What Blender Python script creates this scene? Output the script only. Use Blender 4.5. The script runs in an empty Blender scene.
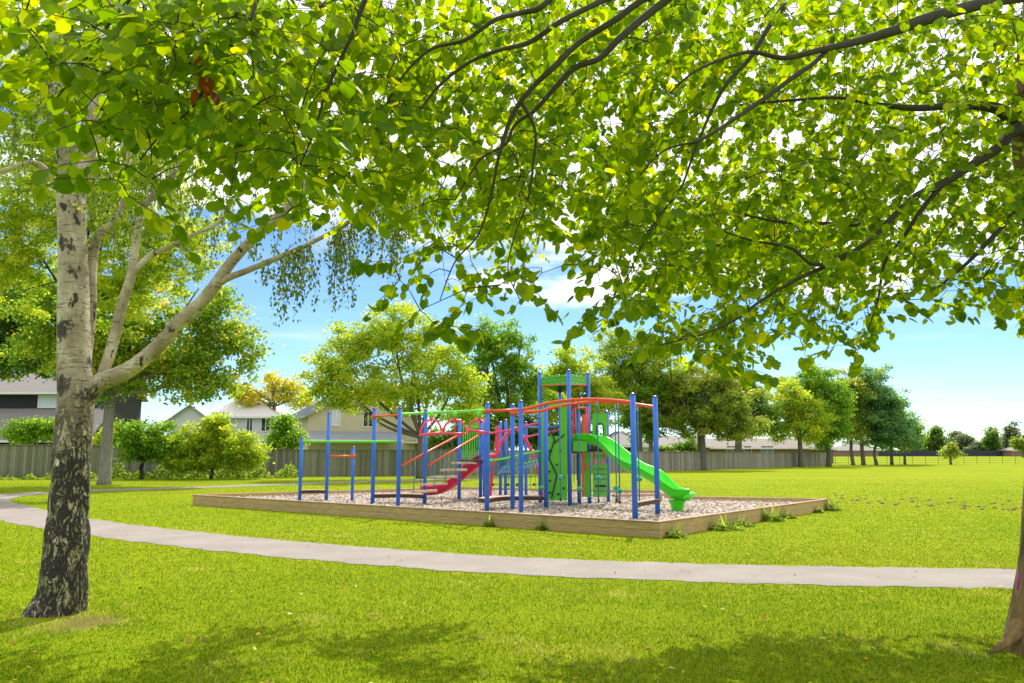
import bpy, math, random
import numpy as np
from mathutils import Vector, Matrix, noise as mn
R = math.radians
rng = np.random.default_rng(11)
random.seed(11)
scn = bpy.context.scene
COL = scn.collection

# ------------------------------------------------------------------ camera maths
F = 796.0; HY = 451.0; CZ = 1.6
TILT = math.atan((HY - 341.5) / F)
FW = Vector((0, math.cos(TILT), math.sin(TILT))); UP = Vector((0, -math.sin(TILT), math.cos(TILT)))
def ray(px, py): return FW * F + Vector((px - 512, 0, 0)) + UP * (341.5 - py)
def P(px, py, Y):
    d = ray(px, py); t = Y / d.y
    return Vector((d.x * t, Y, CZ + d.z * t))
def G(px, py, z=0.0):
    d = ray(px, py); t = (z - CZ) / d.z
    return Vector((d.x * t, d.y * t, z))
def proj(p):
    p = np.asarray(p, float).reshape(-1, 3)
    v = p - np.array([0, 0, CZ])
    dep = v @ np.array(FW); u = v[:, 0] / dep * F + 512; w = 341.5 - (v @ np.array(UP)) / dep * F
    return u, w, dep

# ------------------------------------------------------------------ mesh helpers
def mesh_np(name, V, loops, starts, rnd=None, smooth=False):
    me = bpy.data.meshes.new(name)
    V = np.asarray(V, np.float32); loops = np.asarray(loops, np.int32); starts = np.asarray(starts, np.int32)
    me.vertices.add(len(V)); me.vertices.foreach_set('co', V.ravel())
    me.loops.add(len(loops)); me.loops.foreach_set('vertex_index', loops)
    me.polygons.add(len(starts)); me.polygons.foreach_set('loop_start', starts)
    if smooth: me.polygons.foreach_set('use_smooth', np.ones(len(starts), bool))
    me.update(calc_edges=True)
    if rnd is not None:
        a = me.attributes.new('rnd', 'FLOAT', 'FACE'); a.data.foreach_set('value', np.asarray(rnd, np.float32))
    return me

def rand_rot(n, tilt=1.0, rg=None):
    """n rotation matrices: random heading, normal tilted from +Z by up to ~tilt rad."""
    rg = rg or rng
    az = rg.uniform(0, 2 * np.pi, n); ti = rg.normal(0, tilt, n); ro = rg.normal(0, tilt * .7, n)
    return rot_from(az, ti, ro)
def rot_from(az, ti, ro):
    n = len(az)
    def Rz(a): 
        m = np.zeros((n, 3, 3)); c, s = np.cos(a), np.sin(a); m[:, 0, 0] = c; m[:, 0, 1] = -s; m[:, 1, 0] = s; m[:, 1, 1] = c; m[:, 2, 2] = 1; return m
    def Rx(a):
        m = np.zeros((n, 3, 3)); c, s = np.cos(a), np.sin(a); m[:, 0, 0] = 1; m[:, 1, 1] = c; m[:, 1, 2] = -s; m[:, 2, 1] = s; m[:, 2, 2] = c; return m
    def Ry(a):
        m = np.zeros((n, 3, 3)); c, s = np.cos(a), np.sin(a); m[:, 1, 1] = 1; m[:, 0, 0] = c; m[:, 0, 2] = s; m[:, 2, 0] = -s; m[:, 2, 2] = c; return m
    return Rz(az) @ Rx(ti) @ Ry(ro)

def scatter(name, TV, TF, locs, mats, scales, rnd):
    """copies of a small template (leaf, blade) gathered in one mesh"""
    TV = np.asarray(TV, float); n = len(locs); k = len(TV)
    V = np.einsum('nij,kj->nki', mats, TV) * np.asarray(scales).reshape(-1, 1, 1) + np.asarray(locs)[:, None, :]
    fl = np.concatenate([np.asarray(f) for f in TF]); sz = [len(f) for f in TF]
    st = np.cumsum([0] + sz[:-1]); tot = len(fl)
    loops = (fl[None, :] + (np.arange(n) * k)[:, None]).ravel()
    starts = (st[None, :] + (np.arange(n) * tot)[:, None]).ravel()
    return mesh_np(name, V.reshape(-1, 3), loops, starts, np.repeat(rnd, len(TF)))

LEAF_V = [(0,0,0),(.27,-.08,.05),(.47,.12,.10),(.52,.42,.09),(.41,.72,.04),(.18,.90,.0),(0,1.02,-.06),
          (-.27,-.08,.05),(-.47,.12,.10),(-.52,.42,.09),(-.41,.72,.04),(-.18,.90,.0)]
LEAF_F = [(0,1,2,3,4,5,6),(0,6,11,10,9,8,7)]
BIRCH_V = [(0,0,0),(.3,.25,.04),(.28,.5,.05),(0,1,0),(-.28,.5,.05),(-.3,.25,.04)]
BIRCH_F = [(0,1,2,3),(0,3,4,5)]
QUAD_V = [(0,-.5,0),(.36,-.05,.1),(.0,.5,0),(-.36,-.05,.1)]
QUAD_F = [(0,1,2),(0,2,3)]
BLADE_V = [(-.5,0,0),(.5,0,0),(.1,.25,1)]
BLADE_F = [(0,1,2)]

class MB:
    def __init__(s): s.v = []; s.f = []
    def add(s, vs, fs):
        o = len(s.v); s.v += [tuple(v) for v in vs]; s.f += [tuple(i + o for i in f) for f in fs]; return s
    def box(s, c, size, rz=0, M=None):
        hx, hy, hz = (a / 2 for a in size)
        vs = [Vector((x * hx, y * hy, z * hz)) for x in (-1, 1) for y in (-1, 1) for z in (-1, 1)]
        m = M or Matrix.Rotation(rz, 3, 'Z'); c = Vector(c)
        return s.add([m @ v + c for v in vs], [(0,1,3,2),(4,6,7,5),(0,4,5,1),(2,3,7,6),(0,2,6,4),(1,5,7,3)])
    def bar(s, a, b, w, h):
        """rectangular bar from a to b"""
        a = Vector(a); b = Vector(b); d = (b - a); L = d.length; y = d.normalized()
        x = y.cross(Vector((0, 0, 1))); x = x.normalized() if x.length > 1e-4 else Vector((1, 0, 0)); z = x.cross(y)
        M = Matrix((x, y, z)).transposed()
        return s.box((a + b) / 2, (w, L, h), M=M)
    def tube(s, pts, radii, n=8, cap=True):
        pts = [Vector(p) for p in pts]
        if not hasattr(radii, '__len__'): radii = [radii] * len(pts)
        o = len(s.v); ref = None
        for i, p in enumerate(pts):
            t = (pts[min(i + 1, len(pts) - 1)] - pts[max(i - 1, 0)])
            t = t.normalized() if t.length > 1e-9 else Vector((0, 0, 1))
            if ref is None:
                ref = t.orthogonal().normalized() if abs(t.z) < .9 else (Vector((1, 0, 0)) - t * t.x).normalized()
            else:
                ref = (ref - t * ref.dot(t)); ref = ref.normalized() if ref.length > 1e-6 else t.orthogonal().normalized()
            b = t.cross(ref)
            for k in range(n):
                a = 2 * math.pi * k / n
                s.v.append(tuple(p + (ref * math.cos(a) + b * math.sin(a)) * radii[i]))
        for i in range(len(pts) - 1):
            for k in range(n):
                k2 = (k + 1) % n
                s.f.append((o + i*n + k, o + i*n + k2, o + (i+1)*n + k2, o + (i+1)*n + k))
        if cap:
            s.f.append(tuple(o + k for k in range(n))[::-1]); s.f.append(tuple(o + (len(pts)-1)*n + k for k in range(n)))
        return s
    def prism(s, pts, h0, h1):
        n = len(pts); vs = [(p[0], p[1], h0) for p in pts] + [(p[0], p[1], h1) for p in pts]
        return s.add(vs, [tuple(range(n))[::-1], tuple(range(n, 2*n))] + [(i, (i+1) % n, n + (i+1) % n, n + i) for i in range(n)])
    def plate(s, pts, nrm):
        """polygon of 3D points extruded along vector nrm"""
        n = len(pts); pts = [Vector(p) for p in pts]; nrm = Vector(nrm)
        return s.add(pts + [p + nrm for p in pts], [tuple(range(n)), tuple(range(n, 2*n))[::-1]] + [(i, n + i, n + (i+1) % n, (i+1) % n) for i in range(n)])
    def ball(s, c, r, sz=1.0, nu=10, nv=6):
        c = Vector(c); vs = []; fs = []
        for j in range(nv + 1):
            ph = math.pi * j / nv
            for i in range(nu):
                th = 2 * math.pi * i / nu
                vs.append(c + Vector((r*math.sin(ph)*math.cos(th), r*math.sin(ph)*math.sin(th), r*sz*math.cos(ph))))
        for j in range(nv):
            for i in range(nu):
                a = j*nu+i; b = j*nu+(i+1) % nu; fs.append((a, a+nu, b+nu, b))
        return s.add(vs, fs)
    def mesh(s, name, org=(0, 0, 0), smooth=False):
        me = bpy.data.meshes.new(name)
        ox, oy, oz = org
        me.from_pydata([(x-ox, y-oy, z-oz) for x, y, z in s.v], [], s.f); me.validate(); me.update()
        if smooth: me.polygons.foreach_set('use_smooth', [True]*len(me.polygons))
        return me

def wpos(o):
    p = Vector((0, 0, 0))
    while o is not None: p = p + o.location; o = o.parent
    return p
def link(name, me, m, parent=None, loc=(0, 0, 0)):
    o = bpy.data.objects.new(name, me); COL.objects.link(o); o.location = loc
    if m is not None: me.materials.append(m)
    if parent: o.parent = parent
    return o
def part(name, mb, m, parent, smooth=False):
    """mesh written in world coordinates, parented to a thing or part"""
    return link(name, mb.mesh(name, wpos(parent), smooth), m, parent)
def single(name, mb, m, org=(0, 0, 0), smooth=False):
    return link(name, mb.mesh(name, org, smooth), m, None, org)
def empty(name, loc):
    o = bpy.data.objects.new(name, None); COL.objects.link(o); o.location = loc; o.empty_display_size = .2; return o
def tag(o, label=None, cat=None, group=None, kind=None):
    if label: o['label'] = label
    if cat: o['category'] = cat
    if group: o['group'] = group
    if kind: o['kind'] = kind
    return o
def bevel(o, w=.006, seg=2):
    b = o.modifiers.new('bevel', 'BEVEL'); b.width = w; b.segments = seg; b.limit_method = 'ANGLE'; return o

# ------------------------------------------------------------------ materials
def new_mat(name):
    m = bpy.data.materials.new(name); m.use_nodes = True; nt = m.node_tree
    return m, nt, nt.nodes['Principled BSDF'], nt.nodes['Material Output']
def N(nt, t, **kw):
    n = nt.nodes.new(t)
    for k, v in kw.items(): setattr(n, k, v)
    return n
def rgba(c): return (*c, 1) if len(c) == 3 else c
def noise_node(nt, vec, scale, detail=4, rough=.6):
    n = N(nt, 'ShaderNodeTexNoise'); n.inputs['Scale'].default_value = scale; n.inputs['Detail'].default_value = detail; n.inputs['Roughness'].default_value = rough
    if vec is not None: nt.links.new(vec, n.inputs['Vector'])
    return n.outputs['Fac']
def ramp(nt, fac, stops):
    r = N(nt, 'ShaderNodeValToRGB'); e = r.color_ramp.elements
    e[0].position = stops[0][0]; e[0].color = rgba(stops[0][1]); e[1].position = stops[-1][0]; e[1].color = rgba(stops[-1][1])
    for p, c in stops[1:-1]:
        x = e.new(p); x.color = rgba(c)
    nt.links.new(fac, r.inputs['Fac']); return r.outputs['Color']
def mapping(nt, vec, scale=(1, 1, 1), loc=(0, 0, 0)):
    m = N(nt, 'ShaderNodeMapping'); m.inputs['Scale'].default_value = scale; m.inputs['Location'].default_value = loc; nt.links.new(vec, m.inputs['Vector']); return m.outputs['Vector']
def mixc(nt, fac, a, b, mode='MIX'):
    x = N(nt, 'ShaderNodeMix', data_type='RGBA', blend_type=mode)
    if isinstance(fac, (int, float)): x.inputs[0].default_value = fac
    else: nt.links.new(fac, x.inputs[0])
    for s, i in ((a, 6), (b, 7)):
        if isinstance(s, tuple): x.inputs[i].default_value = rgba(s)
        else: nt.links.new(s, x.inputs[i])
    return x.outputs[2]
def math_n(nt, op, a, b=0.0, clamp=False):
    x = N(nt, 'ShaderNodeMath', operation=op); x.use_clamp = clamp
    for s, i in ((a, 0), (b, 1)):
        if isinstance(s, (int, float)): x.inputs[i].default_value = s
        else: nt.links.new(s, x.inputs[i])
    return x.outputs[0]
def bump(nt, h, strength, dist, bsdf):
    b = N(nt, 'ShaderNodeBump'); b.inputs['Strength'].default_value = strength; b.inputs['Distance'].default_value = dist
    nt.links.new(h, b.inputs['Height']); nt.links.new(b.outputs['Normal'], bsdf.inputs['Normal']); return b
def geo_pos(nt): return N(nt, 'ShaderNodeNewGeometry').outputs['Position']

def simple(name, col, rough=.5, var=.15, scale=6, metal=0.0, bmp=0.0, bscale=40, spec=.5, stretch=(1, 1, 1)):
    m, nt, b, out = new_mat(name)
    v = mapping(nt, geo_pos(nt), stretch)
    f = noise_node(nt, v, scale)
    lo = tuple(max(0, c * (1 - var)) for c in col); hi = tuple(min(1, c * (1 + var)) for c in col)
    nt.links.new(ramp(nt, f, [(.3, lo), (.7, hi)]), b.inputs['Base Color'])
    b.inputs['Roughness'].default_value = rough; b.inputs['Metallic'].default_value = metal; b.inputs['Specular IOR Level'].default_value = spec
    if bmp: bump(nt, noise_node(nt, v, bscale), bmp, .01, b)
    return m

def leaf_mat(name, cols, trans_gain=1.6, tfac=.5, rough=.45, tint=(1.15, 1, .45), spec=.16):
    """cols: ramp stops over the per-leaf random number; part of the light passes through"""
    m, nt, b, out = new_mat(name)
    a = N(nt, 'ShaderNodeAttribute', attribute_name='rnd')
    c = ramp(nt, a.outputs['Fac'], cols)
    nt.links.new(c, b.inputs['Base Color']); b.inputs['Roughness'].default_value = rough; b.inputs['Specular IOR Level'].default_value = spec
    tr = N(nt, 'ShaderNodeBsdfTranslucent')
    g = mixc(nt, 1.0, c, tuple(trans_gain * t for t in tint), 'MULTIPLY')
    nt.links.new(g, tr.inputs['Color'])
    mx = N(nt, 'ShaderNodeMixShader'); mx.inputs[0].default_value = tfac
    nt.links.new(b.outputs[0], mx.inputs[1]); nt.links.new(tr.outputs[0], mx.inputs[2]); nt.links.new(mx.outputs[0], out.inputs['Surface'])
    return m

M = {}
M['blue'] = simple('blue_powder_coat', (.020, .140, .62), .38, .08, 3)
M['red_cap'] = simple('dark_red_cap', (.10, .015, .015), .3, .1)
M['orange'] = simple('orange_powder_coat', (.72, .085, .012), .35, .06, 3)
M['green'] = simple('green_powder_coat', (.12, .66, .025), .35, .08, 3)
M['pink'] = simple('pink_powder_coat', (.80, .055, .15), .35, .08, 3)
M['salmon'] = simple('faded_pink_panel', (.62, .16, .13), .45, .08, 3)
M['rope'] = simple('teal_rope', (.015, .17, .30), .6, .2, 60)
M['teal'] = simple('teal_plastic', (.01, .28, .17), .4, .1)
M['black'] = simple('black_rubber', (.012, .012, .014), .6, .2)
M['steel'] = simple('galvanised_steel', (.35, .37, .38), .4, .12, 8, metal=.7)
M['deck'] = simple('brown_rubber_deck', (.055, .035, .030), .8, .25, 12)
M['step'] = simple('tan_step_board', (.52, .43, .29), .75, .2, 14)
M['green_panel'] = simple('green_plastic_panel', (.09, .42, .015), .42, .10, 2.5, bmp=.05)
M['green_slide'] = simple('green_slide_plastic', (.06, .70, .012), .28, .07, 2)
M['red_slide'] = simple('red_slide_plastic', (.78, .025, .085), .28, .08, 2)
M['lightgreen'] = simple('light_green_panel', (.15, .46, .06), .45, .08, 3)

def timber_mat(name, c1, c2):
    m, nt, b, out = new_mat(name)
    g = geo_pos(nt)
    v = mapping(nt, g, (1.2, 1.2, 14)); f = noise_node(nt, v, 3, 6, .65)
    f2 = noise_node(nt, g, .9, 4); 
    c = ramp(nt, f, [(.3, c1), (.7, c2)])
    c = mixc(nt, math_n(nt, 'MULTIPLY', f2, .35), c, (.10, .11, .04))
    nt.links.new(c, b.inputs['Base Color']); b.inputs['Roughness'].default_value = .85
    bump(nt, f, .5, .01, b); return m
M['timber'] = timber_mat('weathered_timber', (.38, .235, .09), (.66, .46, .20))
M['timber_top'] = timber_mat('timber_capping', (.40, .20, .12), (.62, .42, .32))

# fence boards: each paling has its own tone
def paling_mat(name, c1, c2, width=.15):
    m, nt, b, out = new_mat(name)
    tc = N(nt, 'ShaderNodeTexCoord').outputs['UV']
    v = mapping(nt, tc, (1 / width, 1, 1))
    sep = N(nt, 'ShaderNodeSeparateXYZ'); nt.links.new(v, sep.inputs[0])
    fl = math_n(nt, 'FLOOR', sep.outputs[0]); fr = math_n(nt, 'FRACT', sep.outputs[0])
    wn = N(nt, 'ShaderNodeTexWhiteNoise', noise_dimensions='1D'); nt.links.new(fl, wn.inputs['W'])
    grain = noise_node(nt, mapping(nt, tc, (9, 1.2, 1)), 3, 5)
    c = ramp(nt, math_n(nt, 'ADD', math_n(nt, 'MULTIPLY', wn.outputs['Value'], .6), math_n(nt, 'MULTIPLY', grain, .5)), [(.2, c1), (.9, c2)])
    big = noise_node(nt, mapping(nt, tc, (.3, .7, 1)), 1.0, 3)
    c = mixc(nt, math_n(nt, 'MULTIPLY', big, .5), c, (.09, .09, .045))
    gap = math_n(nt, 'LESS_THAN', fr, .07)
    c = mixc(nt, gap, c, (.02, .018, .015))
    nt.links.new(c, b.inputs['Base Color']); b.inputs['Roughness'].default_value = .9
    return m
M['paling'] = paling_mat('grey_fence_palings', (.17, .16, .13), (.42, .39, .32))
M['paling_green'] = paling_mat('mossy_fence_palings', (.18, .18, .10), (.40, .39, .25))

# ground
m, nt, b, out = new_mat('lawn'); M['lawn'] = m
g = geo_pos(nt)
n1 = noise_node(nt, g, .22, 5); n2 = noise_node(nt, g, 2.3, 5, .7); n3 = noise_node(nt, mapping(nt, g, (1, .6, 1)), 38, 4, .75)
big = noise_node(nt, mapping(nt, g, (.25, 1.0, 1)), .12, 3)
f = math_n(nt, 'ADD', math_n(nt, 'MULTIPLY', n1, .35), math_n(nt, 'ADD', math_n(nt, 'MULTIPLY', n2, .35), math_n(nt, 'MULTIPLY', n3, .5)))
c = ramp(nt, f, [(.38, (.10, .175, .002)), (.55, (.185, .262, .003)), (.62, (.235, .295, .004)), (.78, (.30, .335, .010))])
c = mixc(nt, math_n(nt, 'MULTIPLY', ramp(nt, big, [(.42, (0,0,0)), (.62, (1,1,1))]), .35), c, (.27, .265, .012))
dirt = ramp(nt, math_n(nt, 'ADD', math_n(nt, 'MULTIPLY', noise_node(nt, g, .55, 6, .7), .8), math_n(nt, 'MULTIPLY', n2, .2)), [(.66, (0,0,0)), (.72, (1,1,1))])
c = mixc(nt, math_n(nt, 'MULTIPLY', dirt, .45), c, (.26, .22, .07))
# worn earth round the two near trunks and along the path edge
for cx, cy, rad in ((-4.0, 7.75, .42), (4.3, 6.2, .3), (-6.35, 8.6, .35)):
    vd = N(nt, 'ShaderNodeVectorMath', operation='DISTANCE'); nt.links.new(g, vd.inputs[0]); vd.inputs[1].default_value = (cx, cy, 0)
    dd = math_n(nt, 'ADD', vd.outputs['Value'], math_n(nt, 'MULTIPLY', n2, .7))
    k = N(nt, 'ShaderNodeMapRange'); nt.links.new(dd, k.inputs[0]); k.inputs[1].default_value = rad + .1; k.inputs[2].default_value = rad + .45; k.inputs[3].default_value = 1; k.inputs[4].default_value = 0
    c = mixc(nt, math_n(nt, 'MULTIPLY', k.outputs[0], .75), c, (.17, .115, .055))
nt.links.new(c, b.inputs['Base Color']); b.inputs['Roughness'].default_value = .95; b.inputs['Specular IOR Level'].default_value = .04
bump(nt, n3, .6, .03, b)

m, nt, b, out = new_mat('path_concrete'); M['path'] = m
g = geo_pos(nt)
f = math_n(nt, 'ADD', math_n(nt, 'MULTIPLY', noise_node(nt, g, 1.2, 5), .6), math_n(nt, 'MULTIPLY', noise_node(nt, g, 45, 4, .8), .4))
c = ramp(nt, f, [(.3, (.19, .162, .14)), (.5, (.25, .212, .185)), (.7, (.31, .265, .235))])
st = ramp(nt, noise_node(nt, g, 3.5, 6, .75), [(.62, (0,0,0)), (.75, (1,1,1))])
c = mixc(nt, math_n(nt, 'MULTIPLY', st, .25), c, (.22, .18, .13))
nt.links.new(c, b.inputs['Base Color']); b.inputs['Roughness'].default_value = .85; bump(nt, noise_node(nt, g, 60, 4), .25, .01, b)

m, nt, b, out = new_mat('bark_mulch'); M['mulch'] = m
g = geo_pos(nt)
vo = N(nt, 'ShaderNodeTexVoronoi'); vo.inputs['Scale'].default_value = 16; nt.links.new(g, vo.inputs['Vector'])
sep = N(nt, 'ShaderNodeSeparateColor'); nt.links.new(vo.outputs['Color'], sep.inputs[0])
c = ramp(nt, sep.outputs[0], [(.0, (.20, .13, .10)), (.35, (.37, .295, .235)), (.7, (.52, .44, .365)), (1, (.70, .63, .55))])
nt.links.new(c, b.inputs['Base Color']); b.inputs['Roughness'].default_value = .95; bump(nt, vo.outputs['Distance'], .8, .04, b)
M['chip'] = leaf_mat('bark_chips', [(0, (.15, .11, .08)), (.35, (.40, .32, .25)), (.8, (.60, .52, .43)), (1, (.76, .69, .60))], 1, 0.0, .9)

M['grass_blade'] = leaf_mat('grass_blades', [(0, (.045, .14, .008)), (.3, (.10, .21, .010)), (.55, (.18, .28, .012)), (.80, (.28, .35, .02)), (.90, (.38, .40, .08)), (1, (.60, .58, .30))], 1.25, .45, .9, (1.08, 1, .3), .04)  # palest stops put whitish glints, with dry blades, into the blade colour
M['lime_leaf'] = leaf_mat('lime_tree_leaves', [(0, (.043, .100, .002)), (.6, (.088, .160, .003)), (.9, (.14, .205, .004)), (.985, (.26, .30, .006)), (.99, (.10, .030, .012)), (1, (.10, .030, .012))], 3.6, .64, .5, (1.25, 1, .2))
M['birch_leaf'] = leaf_mat('birch_leaves', [(0, (.06, .12, .02)), (.7, (.13, .21, .03)), (1, (.36, .34, .04))], 1.8, .45)
def crown_mat(name, a, b_, c_, g_=2.35): return leaf_mat(name, [(0, a), (.5, b_), (1, c_)], g_, .55, .6, (1.05, 1, .6))
M['cr_yellow'] = crown_mat('yellow_green_leaves', (.12, .22, .02), (.28, .37, .035), (.52, .48, .05))
M['cr_green'] = crown_mat('mid_green_leaves', (.06, .15, .018), (.15, .28, .03), (.32, .40, .045))
M['cr_dark'] = crown_mat('dark_green_leaves', (.04, .10, .02), (.10, .19, .035), (.26, .31, .06))
M['cr_blue'] = crown_mat('blue_green_leaves', (.05, .14, .085), (.12, .25, .14), (.33, .38, .13))
M['cr_mix'] = leaf_mat('green_leaves_with_orange_tips', [(0, (.05, .14, .02)), (.40, (.16, .28, .03)), (.75, (.36, .42, .06)), (1, (.60, .40, .10))], 2.2, .5, .6, (1.05, 1, .6))
M['cr_olive'] = crown_mat('olive_leaves', (.07, .14, .025), (.20, .27, .05), (.42, .40, .08))
M['cr_gold'] = crown_mat('golden_leaves', (.20, .27, .03), (.38, .38, .05), (.56, .44, .08))
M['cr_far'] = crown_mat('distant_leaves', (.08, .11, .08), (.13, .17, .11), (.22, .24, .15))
M['weed'] = crown_mat('weed_leaves', (.06, .12, .02), (.14, .22, .03), (.30, .34, .08))
M['fallen'] = leaf_mat('fallen_leaves', [(0, (.20, .07, .03)), (.5, (.42, .20, .05)), (.8, (.60, .45, .03)), (1, (.65, .6, .45))], 1, .2, .7)
M['clod'] = simple('dry_earth', (.22, .14, .09), .95, .3, 20)

def bark_mat(name, c1, c2, sc=5, stretch=(1, 1, .18)):
    m, nt, b, out = new_mat(name); g = geo_pos(nt)
    v = mapping(nt, g, stretch); f = noise_node(nt, v, sc * 3, 6, .7); f2 = noise_node(nt, g, sc * .4, 3)
    c = ramp(nt, f, [(.3, c1), (.7, c2)]); c = mixc(nt, math_n(nt, 'MULTIPLY', f2, .4), c, (.10, .11, .05))
    nt.links.new(c, b.inputs['Base Color']); b.inputs['Roughness'].default_value = .9; bump(nt, f, .9, .03, b); return m
M['bark'] = bark_mat('grey_brown_bark', (.06, .05, .04), (.20, .17, .14))
M['bark_grey'] = bark_mat('pale_grey_bark', (.16, .14, .13), (.36, .33, .30))
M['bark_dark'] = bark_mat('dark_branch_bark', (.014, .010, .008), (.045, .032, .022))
M['bark_lime'] = bark_mat('lime_trunk_bark', (.08, .045, .014), (.42, .24, .08), 4)

# silver birch bark: pale with dark lenticels above, cracked dark plates below
m, nt, b, out = new_mat('silver_birch_bark'); M['birch'] = m
g = geo_pos(nt); sp = N(nt, 'ShaderNodeSeparateXYZ'); nt.links.new(g, sp.inputs[0]); z = sp.outputs[2]
warp = noise_node(nt, g, 2.5, 3)
pale = ramp(nt, noise_node(nt, mapping(nt, g, (1, 1, .6)), 4, 5), [(.3, (.22, .17, .105)), (.5, (.41, .345, .24)), (.7, (.66, .60, .48))])
len_f = noise_node(nt, mapping(nt, g, (3.5, 3.5, 26)), 1.6, 4, .7)
pale = mixc(nt, math_n(nt, 'MULTIPLY', ramp(nt, len_f, [(.56, (0,0,0)), (.63, (1,1,1))]), .85), pale, (.09, .065, .05))
# black chevrons
blk = noise_node(nt, mapping(nt, g, (5.2, 5.2, 3.4), (1.7, 0, 3.3)), 1.4, 5, .6)
pale = mixc(nt, ramp(nt, blk, [(.60, (0,0,0)), (.65, (1,1,1))]), pale, (.030, .026, .024))
wob = noise_node(nt, mapping(nt, g, (1.5, 1.5, .8)), 13, 7, .75)
for (bx_, by_, rad) in ((88, 397, .10), (96, 388, .07), (59, 330, .07), (80, 318, .05), (74, 270, .05), (62, 205, .04), (75, 170, .06), (86, 285, .05), (60, 385, .07), (72, 300, .03), (80, 352, .03), (66, 248, .03), (101, 375, .04), (132, 275, .03), (206, 298, .035), (86, 170, .05), (60, 240, .04), (88, 420, .07)):
    vd = N(nt, 'ShaderNodeVectorMath', operation='DISTANCE'); nt.links.new(g, vd.inputs[0]); vd.inputs[1].default_value = tuple(P(bx_, by_, 8.11))
    k_ = N(nt, 'ShaderNodeMapRange'); nt.links.new(math_n(nt, 'ADD', vd.outputs['Value'], math_n(nt, 'MULTIPLY', wob, .34)), k_.inputs[0]); k_.inputs[1].default_value = rad + .188; k_.inputs[2].default_value = rad + .204; k_.inputs[3].default_value = 1; k_.inputs[4].default_value = 0
    pale = mixc(nt, k_.outputs[0], pale, (.032, .025, .022))
mot = noise_node(nt, mapping(nt, g, (1, 1, .5)), 30, 4, .7)
pale = mixc(nt, math_n(nt, 'MULTIPLY', ramp(nt, mot, [(.48, (0,0,0)), (.7, (1,1,1))]), .5), pale, (.26, .19, .12))
nz = noise_node(nt, mapping(nt, g, (9, 9, 3.8)), 1.0, 5, .62)
nz.node.inputs['Distortion'].default_value = .9
nz2 = noise_node(nt, mapping(nt, g, (20, 20, 8), (4, 1, 2)), 1.0, 4, .6)
def ridge(v_, w0, w1):
    d_ = math_n(nt, 'ABSOLUTE', math_n(nt, 'SUBTRACT', v_, .5)); k_ = N(nt, 'ShaderNodeMapRange', interpolation_type='SMOOTHSTEP'); nt.links.new(d_, k_.inputs[0]); k_.inputs[1].default_value = w0; k_.inputs[2].default_value = w1; k_.inputs[3].default_value = 1; k_.inputs[4].default_value = 0; return k_.outputs[0]
crack = math_n(nt, 'MAXIMUM', ridge(nz, .028, .06), ridge(nz2, .010, .034))
patch = noise_node(nt, mapping(nt, g, (9, 9, 5)), 1.3, 5, .7)
plate_c = ramp(nt, patch, [(.36, (.085, .055, .035)), (.46, (.22, .165, .095)), (.55, (.40, .34, .21)), (.64, (.66, .61, .48))])
plate_c = mixc(nt, math_n(nt, 'MULTIPLY', ramp(nt, noise_node(nt, g, 5, 4), [(.48, (0,0,0)), (.62, (1,1,1))]), .6), plate_c, (.17, .19, .06))
low = mixc(nt, crack, plate_c, (.024, .018, .015))
hz = math_n(nt, 'ADD', z, math_n(nt, 'MULTIPLY', warp, 1.6))
k = N(nt, 'ShaderNodeMapRange'); nt.links.new(hz, k.inputs[0]); k.inputs[1].default_value = 2.35; k.inputs[2].default_value = 3.15
c = mixc(nt, k.outputs[0], low, pale)
nt.links.new(c, b.inputs['Base Color']); b.inputs['Roughness'].default_value = .8
inv = math_n(nt, 'SUBTRACT', 1.0, k.outputs[0])
h = math_n(nt, 'ADD', math_n(nt, 'MULTIPLY', math_n(nt, 'SUBTRACT', 1.0, crack), inv), math_n(nt, 'MULTIPLY', len_f, .25))
bump(nt, h, 1.0, .03, b)

M['w_cream'] = simple('cream_weatherboard', (.52, .47, .33), .8, .05, 2)
M['w_white'] = simple('pale_grey_wall', (.52, .55, .62), .8, .05, 2)
M['w_dark'] = simple('dark_blue_wall', (.025, .025, .05), .7, .1, 2)
M['w_brick'] = simple('brown_brick', (.26, .16, .11), .85, .15, 12)
M['w_shaded'] = simple('deep_shadow_wall', (.015, .015, .018), .8, .1)  # near-black wall colour stands in for deep shadow
M['roof_pale'] = simple('pale_metal_roof', (.62, .60, .58), .5, .05, 3)
M['roof_grey'] = simple('grey_metal_roof', (.26, .28, .32), .45, .08, 3)
M['roof_tile'] = simple('grey_brown_tiles', (.20, .18, .17), .8, .15, 8)
M['roof_brown'] = simple('brown_tiled_roof', (.19, .155, .125), .8, .12, 8)
M['trim'] = simple('white_trim', (.75, .75, .73), .6, .04)
m, nt, b, out = new_mat('window_glass'); M['glass'] = m
b.inputs['Base Color'].default_value = (.03, .04, .05, 1); b.inputs['Roughness'].default_value = .08; b.inputs['Specular IOR Level'].default_value = .8
M['curtain'] = simple('pale_window_blind', (.55, .62, .72), .5, .06, 4)

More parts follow.
